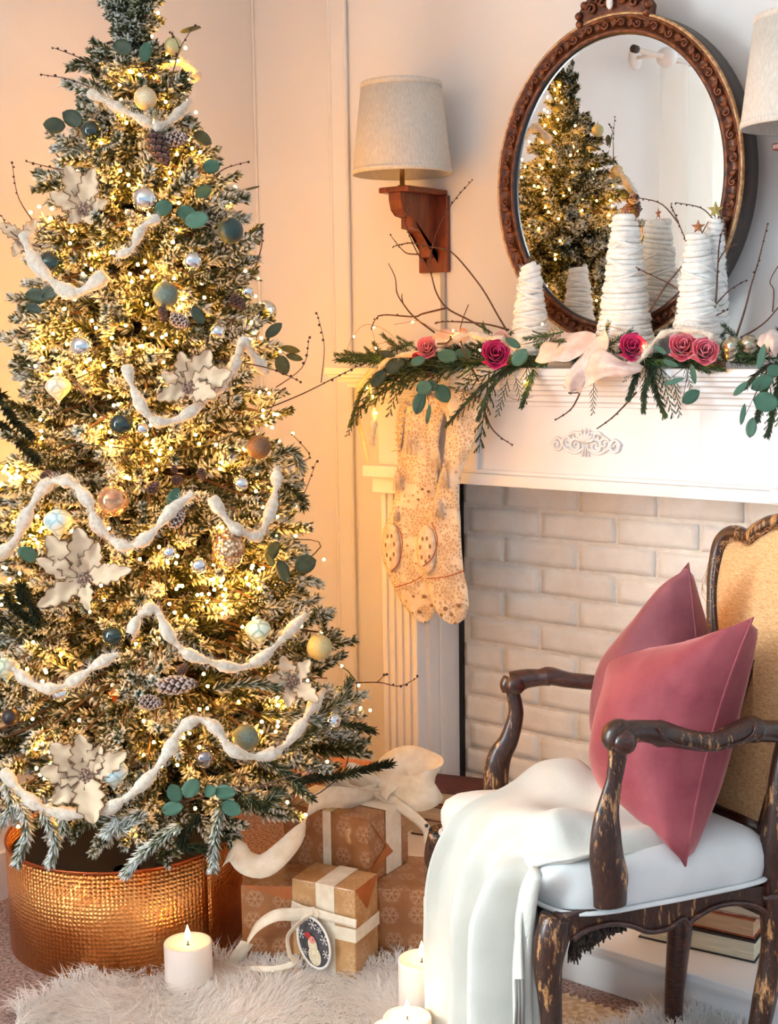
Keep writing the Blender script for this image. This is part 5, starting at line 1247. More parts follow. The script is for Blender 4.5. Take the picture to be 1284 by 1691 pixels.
# torn webbing under the near rail
g = G(); rr = random.Random(4); WEB = pm('torn_webbing', (26,18,16), (70,54,44), 120, .9)
for i in range(130):
    u = rr.random(); x = 942+u*88; y0_ = 1556-26*math.sin(u*1.7); a = NP(x, y0_, .025+.02*rr.random()); L_ = (.028*(1-u)+.008)*rr.uniform(.4,1.3)
    e = a+Vector((rr.uniform(-.008,.008), rr.uniform(-.008,.008), -L_)); g.tube([a+Vector((0,0,.012)), a, a.lerp(e,.5)+Vector((rr.uniform(-.003,.003),0,0)), e], [.002,.003,.0034,.0012], 4)
obj('torn_webbing', g, WEB, ch, kind='stuff')
# backrest
bdir = Vector((.39,.92,0)).normalized(); lb = Vector((-.92,.39,0)).normalized(); vb = (Vector((0,0,1))*math.cos(.2)+bdir*math.sin(.2)); nb = lb.cross(vb).normalized()
if nb.dot(bdir) > 0: nb = -nb
B0 = Vector((-.93,2.36,.45))
BP = lambda x, y, o=0: onp(x, y, B0+nb*o, nb)
ol = [(1178,1090),(1172,1010),(1172,956),(1179,910),(1187,886),(1201,874),(1217,875),(1231,881),(1241,872),(1252,865),(1269,856),(1290,851)]
il = [(1190,1090),(1184,1010),(1186,951),(1193,905),(1203,893),(1214,898),(1228,900),(1247,890),(1263,882),(1276,876),(1290,872),(1290,872)]
axis = BP(1296,900); 
def refl(p):  # mirror across the back's own centre line
    w_ = (p-axis).dot(lb); return p-lb*2*w_
O1 = [BP(x+8, y+7) for x, y in ol]; low = [O1[0]-vb*.06-lb*.01, O1[0]-vb*.20-lb*.04, O1[0]-vb*.31-lb*.055]
full = low[::-1]+O1; full = smooth_path(full, 60); other = [refl(p) for p in full][::-1]
wd = [ .013 ]*60
path = full+other[1:]
obj('back_frame', G().tube(path, [.0135+.004*abs(math.sin(i*.16)) for i in range(len(path))], 12, flat=1.25, up=nb), OAK, ch)
obj('frame_bead', G().tube([p+nb*.012-(p-(axis-vb*.2)).normalized()*.012 for p in path], .0035, 6), OAKD, ch)
obj('lower_back_rail', G().tube([low[-1]+vb*.03, refl(low[-1])+vb*.03], .018, 10), OAKD, ch)
cc = axis-vb*.23
JUTE = NT('burlap'); JUTE.set(Roughness=.95, Specular_IOR_Level=.1); co = JUTE.pos()
a1 = JUTE.noise(co, 800, 2, .5, sc3=(1,1,.1)); a2 = JUTE.noise(co, 800, 2, .5, sc3=(.1,.1,1)); ad = JUTE.math('MULTIPLY', JUTE.math('ADD', a1, a2), .5)
JUTE.col(JUTE.ramp(ad, [(.38, lin((186,138,92))), (.50, lin((214,168,118))), (.62, lin((230,190,144)))])); JUTE.bump(ad, .6, .002); JUTE = JUTE.m
rows = []; nP = len(path)
for f in (1.0,.96,.85,.6,.3,.02):
    rows.append([cc+(p-cc)*f*.955+nb*(.004+.028*(1-f*f)) for p in path]+[cc+(path[0]-cc)*f*.955+nb*(.004+.02*(1-f*f))])
obj('burlap_panel', G().grid(rows), JUTE, ch, label='tan burlap panel of the chair back')
rows2 = [[cc+(p-cc)*f*.955-nb*(.012+.0*(1-f)) for p in path]+[cc+(path[0]-cc)*f*.955-nb*.012] for f in (1,.5,.02)]
obj('back_lining', G().grid(rows2), JUTE, ch)
g = G(); rr = random.Random(6)
for i in range(230):
    j = rr.randrange(8, nP//2+10); p = path[j]; c2 = cc+(p-cc)*.93+nb*.012; d = (Vector((rr.gauss(0,1),rr.gauss(0,1),rr.gauss(0,1)))+(p-cc).normalized()*1.2).normalized()
    g.tube([c2, c2+d*.006+nb*.003, c2+d*.014+Vector((0,0,-.003))], [.0006,.0005,.0003], 3)
for i in range(5):
    p = BP(1174+rr.uniform(-2,2), 925+i*6, .01); g.tube(smooth_path([p, p+lb*.012-Vector((0,0,.01)), p+lb*(.016+.004*i)-Vector((0,0,.04)), p+lb*.008-Vector((0,0,.05+.004*i))], 8), .0005, 3)
obj('frayed_threads', g, JUTE, ch, kind='stuff')
obj('back_post', pxtube([(1284,1485,24),(1276,1410,26),(1284,1340,26),(1297,1250,24),(1318,1160,22)], lambda x, y: NP(x, y, .01)), OAK, ch)
obj('back_post', G().tube([CF_+Vector((0,0,.34)), CF_+Vector((.0,.03,.5)), low[-1]+vb*.06, low[-1]+vb*.2], [.022,.02,.018,.014], 10), OAKD, ch)
# ------------------------------------------------------------------ velvet pillows
def velvet(name, c, c2):
    s = NT(name); s.set(Roughness=.6, Sheen_Weight=.8, Sheen_Roughness=.35, Specular_IOR_Level=.2); co = s.pos()
    s.b.inputs['Sheen Tint'].default_value = lin((255,196,190))
    s.col(s.ramp(s.noise(co, 9, 4, .6), [(.3, lin(c)), (.7, lin(c2))])); s.bump(s.noise(co, 16, 4, .5), .35, .008); return s.m
def pillow(label, NTp, NBp, FTp, FBp, T, mt, nrm, seed=0, pinch=.10):
    n = 30; S = [[], []]; rr = random.Random(seed); cen = (NTp+NBp+FTp+FBp)/4; g = G()
    ws = [(rr.uniform(-1,1), rr.uniform(-1,1), rr.uniform(5,9), rr.uniform(0,6)) for _ in range(4)]
    for side in (1,-1):
        rows = []
        for i in range(n+1):
            row = []
            for j in range(n+1):
                u, v = i/n*2-1, j/n*2-1       # u: near->far, v: bottom->top
                uu = u*(1-pinch*1.5*(1-v*v)); vv = v*(1-pinch*(1-u*u)); s_, t_ = (uu+1)/2, (vv+1)/2
                p = NBp.lerp(NTp, t_).lerp(FBp.lerp(FTp, t_), s_)
                h_ = (max(0,1-u**2)**.48)*(max(0,1-v**2)**.45)
                wr = sum(.0045*math.sin(k*(a*u+b*v)+c)*(.25+1.3*abs(u*v)) for a, b, k, c in ws)
                row.append(p+nrm*side*(T*h_+(wr if h_ > .01 else 0)))
            rows.append(row)
        if side < 0: rows = rows[::-1]
        g.grid(rows)
    o = obj('velvet_pillow', g, mt); tag(o, label, 'pillow')
    edge = []
    def E(u, v):
        uu = u*(1-pinch*1.5*(1-v*v)); vv = v*(1-pinch*(1-u*u)); return NBp.lerp(NTp,(vv+1)/2).lerp(FBp.lerp(FTp,(vv+1)/2),(uu+1)/2)
    for i in range(24): edge.append(E(-1, -1+i/12))
    for i in range(24): edge.append(E(-1+i/12, 1))
    for i in range(24): edge.append(E(1, 1-i/12))
    for i in range(25): edge.append(E(1-i/12, -1))
    obj('seam', G().tube(edge, .0022, 6, cap=False), mt, o); return o
V1 = velvet('rose_velvet', (126,52,62), (158,80,86)); V2 = velvet('mauve_velvet', (112,56,64), (138,78,82))
nrm = (-(bdir)*.93-Vector((0,0,1))*(-.18)).normalized()
pillow('big dusty rose velvet pillow in front, leaning back on the chair seat', NP(1243,1020,.03), NP(1131,1430,-.025), NP(1022,1068,.36), NP(1005,1310,.36), .138, V1, nrm, 3)
pillow('darker mauve velvet pillow behind the big one, its corner pointing up', NP(1136,930,.20), NP(1175,1290,.14), NP(1000,1120,.42), NP(1010,1300,.42), .115, V2, nrm, 8, .0)
# ------------------------------------------------------------------ throw over the seat
THR = NT('cream_throw'); THR.set(Roughness=.9, Sheen_Weight=.35, Specular_IOR_Level=.1); co = THR.pos()
THR.col(THR.ramp(THR.noise(co, 5, 3), [(.3, lin((198,198,188))), (.7, lin((218,217,208)))])); THR.bump(THR.noise(co, 260, 3, .7), .35, .002); THR = THR.m
OZ = lambda z: (lambda x, y: on(x, y, 2, z))
Rw = [[OZ(.535)(x, y) for x, y in ((945,1258),(985,1285),(1030,1325))]+[NP(1072,1368,.06),NP(1112,1396,.03)],
      [OZ(.530)(x, y) for x, y in ((905,1266),(950,1305),(990,1338))]+[NP(1025,1375,.06),NP(1060,1398,.025)],
      [OZ(.527)(x, y) for x, y in ((865,1280),(905,1318),(940,1348))]+[NP(970,1382,.06),NP(1000,1404,.02)],
      [OZ(.522)(x, y) for x, y in ((822,1298),(860,1335),(893,1364))]+[NP(920,1395,.055),NP(945,1418,.02)],
      [FR(x, y, .0) for x, y in ((772,1330),(805,1358),(840,1388),(868,1412),(893,1437))],
      [FR(x, y, .035) for x, y in ((742,1375),(775,1400),(810,1425),(845,1447),(878,1470))],
      [FR(x, y, .045) for x, y in ((724,1430),(758,1455),(796,1475),(835,1490),(872,1505))],
      [FR(x, y, .05) for x, y in ((716,1500),(752,1530),(792,1545),(832,1555),(870,1565))],
      [FR(x, y, .05) for x, y in ((712,1590),(750,1620),(792,1640),(832,1650),(872,1660))]]
last = Rw[-1]; Rw.append([Vector((p.x, p.y, p.z*.5)) for p in last]); Rw.append([Vector((p.x+FN.x*.01, p.y+FN.y*.01, .012)) for p in last])
nC, nR = 64, 90
cols = [smooth_path(r_, nC) for r_ in Rw]; grid = []
cc2 = [smooth_path([cols[i][j] for i in range(len(cols))], nR) for j in range(nC)]
for i in range(nR):
    row = []; t = i/(nR-1); dn = max(0, min(1, (t-.30)/.35))
    for j in range(nC):
        u = j/(nC-1); p = cc2[j][i]
        f1 = math.sin(u*19+.6*math.sin(t*5)+2.2*t)*.010+math.sin(u*33+t*4)*.005+.020*math.exp(-((u-.62-.10*t)/.07)**2)-.016*math.exp(-((u-.80-.02*t)/.05)**2)
        f2 = .018*math.sin(u*9+t*12)*math.exp(-((t-.2)/.2)**2)+.006*math.sin(u*17-t*9)
        row.append(p+FN*(f1*dn*1.9+(.5*f2)*(1-dn))+Vector((0,0,1))*(f2*(1-dn)+ (0.004)*math.sin(t*22+u*4)*(1-dn)))
    grid.append(row)
th = obj('cream_throw', G().grid(grid), THR, solid=.006); tag(th, 'cream wool throw draped over the armchair seat and down to the rug', 'blanket')
fr = G(); rr = random.Random(3)
for j in range(nC-5, nC): pass
e0 = FR(872,1560,.058); P0 = [e0, FR(862,1620,.06), FR(855,1655,.062)]
sel = G()
for k in range(3): sel.tube([FR(852+k*5,1618,.068), FR(853+k*5,1660,.07), FR(851+k*6,1700,.068)], .0035, 6)
obj('hem_label', sel, pm('grey_ribbon', (120,116,112), rough=.6), th)
roll = G().join(pxtube([(885,1440,9),(872,1480,13),(866,1540,13),(862,1610,14),(864,1700,14),(868,1790,13)], lambda x, y: FR(x, y, .045), flat=1.6, up=uf))
obj('folded_edge', roll, THR, th)
# ------------------------------------------------------------------ books on the hearth
def book(label, c, size, yaw, cover, pages=(226,212,184), up=False, rl=0, group=None):
    """size: length, width, thickness lying flat; up = standing"""
    t = thing('book', label, 'book', c, group); L_, W_, T_ = size; R = Matrix.Rotation(yaw, 3, 'Z') @ (Matrix.Rotation(PI/2, 3, 'Y') if up else Matrix.Identity(3))
    c = Vector(c); cz = Vector((0,0,(L_/2 if up else T_/2)))
    cm = pm('cover_%d_%d_%d' % cover, cover, tuple(int(v*.75) for v in cover), 30, .55, bump=.1); pg = pm('pages_%d' % pages[0], pages, tuple(int(v*.86) for v in pages), 260, .8, sc3=(.05,.05,3) if not up else (3,3,.05))
    def bb_(cx, cy, cz_, dx, dy, dz): return G().box(c+cz+R @ Vector((cx,cy,cz_)), (dx,dy,dz), m=R)
    obj('page_block', bb_(0,0,0,L_-.008,W_-.008,T_-.006), pg, t, smooth=False)
    obj('cover_board', bb_(0,0,T_/2-.0015,L_,W_,.003), cm, t, smooth=False, bevel=.001)
    obj('cover_board', bb_(0,0,-T_/2+.0015,L_,W_,.003), cm, t, smooth=False, bevel=.001)
    obj('spine', bb_(0,W_/2-.001,0,L_,.004,T_), cm, t, smooth=False, bevel=.0015)
    return t
hz = .112
book('thick cream-paged book with black cover lying on the hearth under the chair', (-1.17,2.60,hz), (.25,.17,.045), .12, (44,42,46), (236,226,196))
book('orange leather book on top of the cream-paged book under the chair', (-1.17,2.61,hz+.046), (.24,.165,.040), .10, (176,92,56), (220,180,140))
book('pale pink book topmost in the stack under the chair', (-1.16,2.61,hz+.087), (.23,.16,.022), .16, (220,170,150))
book('dark brown leather book, lowest of the stack behind the chair left of the brick', (-1.96,2.80,hz), (.20,.15,.045), .2, (70,32,24))
book('worn brown book in the middle of the left hearth stack', (-1.955,2.79,hz+.046), (.20,.15,.040), .12, (120,84,60))
book('red brown leather book on top of the left hearth stack', (-1.965,2.80,hz+.087), (.19,.14,.035), .3, (84,34,26))
for k, (cv, w_, lb_) in enumerate((((140,34,40),.030,'red book standing upright on the hearth behind the pillow'),((204,170,110),.016,'thin gold book standing beside the upright red one'),((96,60,44),.020,'brown book standing between the gold book and the chair post'),((190,160,120),.022,'tan book standing rightmost on the hearth'))):
    x_ = -1.275+[0,.030,.055,.082][k]
    book(lb_, (x_, 2.86, hz), (.25-.012*k,.17,w_), .0, cv, up=True)
# ================================================================== PRESENTS
def kraft(name, c, c2, flake=(232,206,176), shine=.35):
    s = NT(name); s.set(Roughness=shine, Coat_Weight=.15); uv = s.n('ShaderNodeTexCoord').outputs['UV']
    v = s.n('ShaderNodeTexVoronoi', voronoi_dimensions='2D'); v.inputs['Scale'].default_value = 19; v.inputs['Randomness'].default_value = .45; s.l(uv, v.inputs['Vector'])
    mp = s.n('ShaderNodeVectorMath', operation='SUBTRACT'); sc_ = s.n('ShaderNodeVectorMath', operation='SCALE'); sc_.inputs['Scale'].default_value = 21; s.l(uv, sc_.inputs[0])
    po = s.n('ShaderNodeVectorMath', operation='SCALE'); po.inputs['Scale'].default_value = 21; s.l(v.outputs['Position'], po.inputs[0])
    s.l(sc_.outputs[0], mp.inputs[0]); s.l(v.outputs['Position'], mp.inputs[1])
    # Position comes back in texture space already scaled down, so compare in uv space
    m2 = s.n('ShaderNodeVectorMath', operation='SUBTRACT'); s.l(uv, m2.inputs[0]); s.l(v.outputs['Position'], m2.inputs[1])
    sp = s.n('ShaderNodeSeparateXYZ'); s.l(m2.outputs[0], sp.inputs[0])
    r_ = s.math('MULTIPLY', s.math('SQRT', s.math('ADD', s.math('MULTIPLY', sp.outputs[0], sp.outputs[0]), s.math('MULTIPLY', sp.outputs[1], sp.outputs[1]))), 19.0)
    a_ = s.math('ARCTAN2', sp.outputs[1], sp.outputs[0]); six = s.math('ABSOLUTE', s.math('SINE', s.math('MULTIPLY', a_, 3.0)))
    arm = s.math('LESS_THAN', s.math('MULTIPLY', six, r_), .055)
    twl = s.math('LESS_THAN', s.math('ABSOLUTE', s.math('SUBTRACT', s.math('ADD', r_, s.math('MULTIPLY', six, -.14)), .17)), .022)
    tw2 = s.math('LESS_THAN', s.math('ABSOLUTE', s.math('SUBTRACT', s.math('ADD', r_, s.math('MULTIPLY', six, -.16)), .27)), .022)
    fl = s.math('MULTIPLY', s.math('MAXIMUM', arm, s.math('MAXIMUM', twl, tw2)), s.math('LESS_THAN', r_, .40))
    base = s.ramp(s.noise(s.coord(), 14, 4), [(.3, lin(c)), (.7, lin(c2))])
    s.col(s.mix(s.math('MULTIPLY', fl, .3), base, lin(flake))); s.bump(s.noise(s.coord(), 11, 3), .25, .006); return s.m
KR = kraft('kraft_snowflake_paper', (140,88,48), (166,112,68)); KG = kraft('gold_kraft_paper', (172,126,78), (200,158,108)); KO = kraft('copper_kraft_paper', (156,82,38), (184,108,58))
RIB = NT('ivory_ribbon'); RIB.set(Roughness=.55, Sheen_Weight=.3); RIB.col(RIB.ramp(RIB.noise(RIB.pos(), 40, 3), [(.3, lin((226,212,186))), (.7, lin((244,236,218)))])); RIB.bump(RIB.noise(RIB.pos(), 220, 2, sc3=(1,1,3)), .15, .001); RIB = RIB.m
def wrapped(t, corner, u, v, w1, w2, h_, mt):
    """box whose vertical edge stands at corner, faces run w1 along u and w2 along v; returns a point function"""
    c = Vector(corner); me = bpy.data.meshes.new('wrapped_box'); U, Vv, Z = u*w1, v*w2, Vector((0,0,h_)); base = W[t]
    q = [c, c+U, c+U+Vv, c+Vv]; vs = [p-base for p in q]+[p+Z-base for p in q]
    fs = [(0,1,5,4),(3,0,4,7),(2,3,7,6),(1,2,6,5),(4,5,6,7),(3,2,1,0)]
    me.from_pydata([tuple(p) for p in vs], [], fs); uvl = me.uv_layers.new(name='UVMap'); dims = [(w1,h_),(w2,h_),(w1,h_),(w2,h_),(w1,w2),(w2,w1)]
    for p, (a, b) in zip(me.polygons, dims):
        for li, (s_, r_) in zip(p.loop_indices, ((0,0),(1,0),(1,1),(0,1))): uvl.data[li].uv = (s_*a+p.index*.37, r_*b+p.index*.21)
    me.materials.append(mt); bm2 = bpy.data.objects.new('wrapped_box', me); COL.objects.link(bm2); bm2.parent = t
    md = bm2.modifiers.new('bevel', 'BEVEL'); md.width = .003; md.segments = 2; me.validate()
    return lambda a, b, z: c+u*a+v*b+Vector((0,0,z))
def strap(P, a0, a1, axis, w1, w2, h_, o=.0012):
    """ribbon band round the box: axis 0 = runs over the face along u at a0..a1"""
    g = G()
    if axis == 0:
        pts = [(-o, 0),(-o, h_+o),(w2+o, h_+o),(w2+o, 0)]; L_ = [[P(a, b, z) for b, z in pts] for a in (a0, a1)]
    elif axis == 1:
        pts = [(-o, 0),(-o, h_+o),(w1+o, h_+o),(w1+o, 0)]; L_ = [[P(a, b, z) for a, z in pts] for b in (a0, a1)]
    else:
        pts = [(-o,-o),(w1+o,-o),(w1+o,w2+o),(-o,w2+o),(-o,-o)]; L_ = [[P(a, b, z) for a, b in pts] for z in (a0, a1)]
    return g.grid(L_)
def ribbon(pts, w, n=40, twist=0, up=(0,0,1), taper=0, wave=0, wv=None):
    P = smooth_path(pts, n); rows = []
    for i, p in enumerate(P):
        t = (P[min(i+1,n-1)]-P[max(i-1,0)]).normalized(); s_ = Vector(up)+Vector((0,0,0))
        if wv: s_ = smooth_path(wv, n)[i] if False else Vector(wv[0]).lerp(Vector(wv[1]), i/(n-1))
        s_ = (s_-t*s_.dot(t)).normalized(); s_ = Matrix.Rotation(twist*i/(n-1), 3, t) @ s_; ww = w*(1-taper*i/(n-1))/2; nn = t.cross(s_)
        rows.append([p-s_*ww+nn*wave*math.sin(i*.8), p-s_*ww*.3+nn*wave*.3*math.sin(i*.8+1), p+s_*ww*.3, p+s_*ww+nn*wave*math.sin(i*.7+2)])
    return G().grid(rows)
def ud(a, b): d = Vector(b)-Vector(a); d.z = 0; return d.normalized()
# front present
c0 = on(588,1628,2,0); u = ud(c0, on(481,1603,2,0)); v = Vector((u.y,-u.x,0)); v = v if v.y > 0 else -v
w1, w2, h_ = .158, .105, .215
pf = thing('present', 'front gift in gold snowflake kraft paper with white ribbon and oval tag', 'present', c0)
P = wrapped(pf, c0, u, v, w1, w2, h_, KG)
k_ = (on(588,1444,1,c0.y).z-0)/h_
obj('ribbon_band', strap(P, .050, .096, 0, w1, w2, h_), RIB, pf, solid=.0008, smooth=False)
obj('ribbon_band', strap(P, .098, .128, 2, w1, w2, h_, .0018), RIB, pf, solid=.0008, smooth=False)
obj('paper_fold', G().add([P(-.0015,.0,h_),P(-.0015,w2,h_),P(-.0015,w2*.5,h_-.06)], [(0,1,2)]), KO, pf, solid=.0008, smooth=False)
FD = (CP-c0); FD.z = 0; FD.normalize(); RT = CM @ Vector((1,0,0))
QF = lambda x, y, o=.0: onp(x, y, P(w1*.5,-.004,0)-v*o, v)
kn = QF(522,1508,.012)
obj('knot', G().ball(kn, .009, 12, 8, (1,.8,1.1)), RIB, pf)
obj('bow_band', ribbon([QF(481,1494,.003), QF(500,1503,.006), kn], .022, 16, up=(0,0,1)), RIB, pf, solid=.0008)
obj('bow_band', ribbon([kn, QF(550,1516,.006), QF(588,1526,.002)], .020, 16, up=(0,0,1)), RIB, pf, solid=.0008)
obj('bow_tail', ribbon([kn, QF(490,1510,.02), QF(455,1512,.05), QF(425,1530,.06), QF(408,1556,.06)], .030, 40, twist=.9, up=(0,0,1), taper=.3), RIB, pf, solid=.0008)
obj('bow_tail', ribbon([kn, QF(500,1520,.03), QF(476,1545,.05), QF(478,1575,.055), QF(486,1590,.05), QF(455,1600,.06), QF(420,1600,.07), QF(375,1602,.07)], .018, 60, twist=1.6, up=(.5,-.5,.5), taper=.3), RIB, pf, solid=.0008)
obj('bow_loop', ribbon([QF(408,1556,.06), QF(385,1590,.055), QF(378,1606,.05)], .03, 16, up=(.7,.6,0), twist=.4), RIB, pf, solid=.0008)
# oval tag
oc_ = QF(519,1556,.014); tg = thing('gift_tag', 'oval white-rimmed tag with snowflakes and a red-hatted figure on the front gift', 'gift tag', oc_)
tu = u*-1; tz_ = Vector((0,0,1)); rx, rz = 31/2250*(oc_-CP).length, 44/2250*(oc_-CP).length
def tagp(a, b, o=0): return oc_+tu*(a*rx*math.cos(.12)+b*rz*-.0)+tz_*(b*rz)-v*o+tu*b*rz*-.16
g = G(); nn = 48
ring = lambda f, o: [tagp(f*math.cos(2*PI*i/nn), f*math.sin(2*PI*i/nn), o) for i in range(nn)]
obj('tag_back', G().add(ring(.93,.002)+ring(.93,-.001), [tuple(range(nn)), tuple(range(2*nn-1,nn-1,-1))]+[(i,(i+1)%nn,nn+(i+1)%nn,nn+i) for i in range(nn)]), pm('slate', (64,62,68), (88,84,88), 60, .6), tg, smooth=False)
obj('tag_rim', G().tube([tagp(.93*math.cos(2*PI*i/nn), .93*math.sin(2*PI*i/nn), .003) for i in range(nn+1)], .0028, 8, cap=False), pm('tag_white', (240,238,234), rough=.5), tg)
TW = MATS['tag_white']
def flake(cx, cz, r):
    g = G()
    for k in range(6):
        a = k*PI/3; e = (cx+r*math.cos(a)*1.2, cz+r*math.sin(a)); g.tube([tagp(cx,cz,.0035), tagp(e[0],e[1],.0035)], .0007, 4)
        for s in (-.5,.5):
            m_ = (cx+r*.6*math.cos(a)*1.2, cz+r*.6*math.sin(a)); g.tube([tagp(*m_,.0035), tagp(m_[0]+r*.35*math.cos(a+s)*1.2, m_[1]+r*.35*math.sin(a+s),.0035)], .0006, 4)
    return g
for cx, cz, r in ((.1,.68,.2),(.66,.18,.2),(.62,-.35,.16),(-.68,.25,.18),(-.62,-.4,.14),(.45,.52,.12)): obj('snowflake', flake(cx, cz, r), TW, tg)
def blob(cx, cz, sx, sz, o, m_, name):
    n = 20; obj(name, G().add([tagp(cx+sx*math.cos(2*PI*i/n), cz+sz*math.sin(2*PI*i/n), o) for i in range(n)]+[tagp(cx,cz,o+.001)], [(i,(i+1)%n,n) for i in range(n)]), m_, tg)
CRM = pm('tag_cream', (236,224,196), (210,194,160), 300, .8); PNK = pm('tag_pink', (226,140,126), rough=.6); TRD = pm('tag_red', (168,40,40), rough=.6)
blob(-.05,-.48,.36,.36,.0042,CRM,'painted_body'); blob(-.06,-.08,.27,.28,.005,CRM,'painted_beard'); blob(-.04,.12,.18,.14,.006,PNK,'painted_face'); blob(-.26,.26,.20,.12,.006,TRD,'painted_hat')
blob(.03,.14,.03,.03,.007,GAP,'painted_eye')
# the two stacked gifts behind it
c1 = Vector((-1.757,2.235,0)); c1 = on(640,1600,2,0)
u1 = Vector((-.93,.36,0)).normalized(); v1 = Vector((.36,.93,0)).normalized()
E_px = (700,1600)
pb_ = thing('present', 'dark gift in brown snowflake paper at the bottom right under the bowed box', 'present', c1)
cB = on(682,1606,2,0); uB = Vector((-.80,-.10,0)).normalized(); vB = Vector((.12,.99,0)).normalized()
c2 = on(612,1590,2,0.0); c2 = Vector((-1.80,2.245,0))
hB = .175
# bottom box: its front face is turned to the room
fb_u = (on(632,1612,2,0)-on(702,1598,2,0)); fb_u.z = 0; fb_u.normalize()
cB = Vector((-1.700,2.305,0)); uB = Vector((-.78,-.62,0)).normalized()
uB = (Vector((-1.80,2.262,0))-Vector((-1.66,2.335,0))).normalized(); vB = Vector((-uB.y*-1,-uB.x,0)).normalized(); vB = Vector((uB.y,-uB.x,0)); vB = vB if vB.y > 0 else -vB
PB = wrapped(pb_, (-1.665,2.335,0), uB, vB, .25, .20, hB, KR)
obj('paper_fold', G().add([PB(.03,-.001,hB),PB(.0,-.001,hB),PB(.0,-.001,.05)], [(0,1,2)]), KO, pb_, solid=.0008, smooth=False)
# upper box with the big bow
cT = on(609,1462,2,hB); uT = ud(cT, on(505,1437,2,hB)); vT = ud(cT, on(703,1447,2,hB)); vT = Vector((-uT.y,uT.x,0)); vT = vT if vT.y > 0 else -vT
hT = .15; w1, w2 = .235, .17
pt_ = thing('present', 'large gift with the big ivory bow resting on top of the other boxes', 'present', cT)
PT = wrapped(pt_, (cT.x, cT.y, hB+.001), uT, vT, w1, w2, hT, KR)
obj('ribbon_band', strap(PT, .10, .122, 0, w1, w2, hT), RIB, pt_, solid=.0008, smooth=False)
obj('ribbon_band', strap(PT, .07, .135, 1, w1, w2, hT, .0018), RIB, pt_, solid=.0008, smooth=False)
obj('paper_fold', G().add([PT(-.002,0,hT),PT(-.002,.10,.045),PT(-.002,.07,hT*.45),PT(-.002,.0,.03)], [(0,1,2),(2,1,3)]), KO, pt_, solid=.0008, smooth=False)
QT = lambda x, y, o=0: onp(x, y, PT(w1*.45, w2*.5, 0)-FD*-o, FD)
kn = QT(622,1307,.0)
obj('knot', G().ball(kn, .010, 12, 8), RIB, pt_)
def loop(pts, w, tw=0, name='bow_loop', up=(.5,.6,.3)): obj(name, ribbon(pts, w, 36, twist=tw, up=up), RIB, pt_, solid=.0008)
loop([kn, QT(600,1290,.01), QT(570,1275,.03), QT(556,1285,.05), QT(562,1303,.05), QT(590,1308,.03), kn], .056, .5, up=(.65,.55,.5))
loop([kn, QT(640,1280,.0), QT(672,1258,-.02), QT(705,1268,-.01), QT(718,1288,.03), QT(700,1308,.05), QT(660,1310,.03), kn], .082, -.5, up=(-.3,.4,.8))
loop([kn, QT(585,1318,.05), QT(545,1316,.11), QT(515,1330,.17), QT(498,1368,.20), QT(468,1405,.22), QT(435,1430,.23), QT(405,1424,.23), QT(388,1404,.23), QT(372,1420,.22)], .050, .5, 'bow_tail', up=(.3,.3,.9))
loop([kn, QT(650,1325,.03), QT(685,1350,.05), QT(705,1372,.06), QT(707,1395,.06)], .026, .6, 'bow_tail', up=(.6,.4,.6))
# left gift and the box far behind
c3 = on(402,1612,2,0); cl = Vector((-1.935,2.135,0)); u3 = ud(cl+Vector((.02,.02,0)), (-2.03,2.085,0))
pl_ = thing('present', 'gift in snowflake paper standing between the copper collar and the front gift', 'present', cl)
v3 = Vector((-u3.y,u3.x,0)); v3 = v3 if v3.y > 0 else -v3
cR = on(500,1612,2,0)+Vector((0,.03,0)); cLf = on(401,1600,2,0)
u3 = ud(cR, cLf); v3 = Vector((-u3.y,u3.x,0)); v3 = v3 if v3.y > 0 else -v3
PL = wrapped(pl_, cR, u3, v3, (cR-cLf).length, .13, .195, KR)
obj('paper_fold', G().add([PL(0,-.0012,.195),PL((cR-cLf).length,-.0012,.195),PL(.05,-.0012,.165)], [(0,1,2)]), KO, pl_, solid=.0006, smooth=False)
cq = on(505,1545,2,0)
pk = thing('present', 'tall plain copper box half hidden behind the ribbon and the fir branches', 'present', cq)
cK = Vector((-2.055,2.50,0)); PK_ = wrapped(pk, cK, Vector((-.97,-.2,0)).normalized(), Vector((-.2,.97,0)).normalized(), .20, .18, .30, KO)
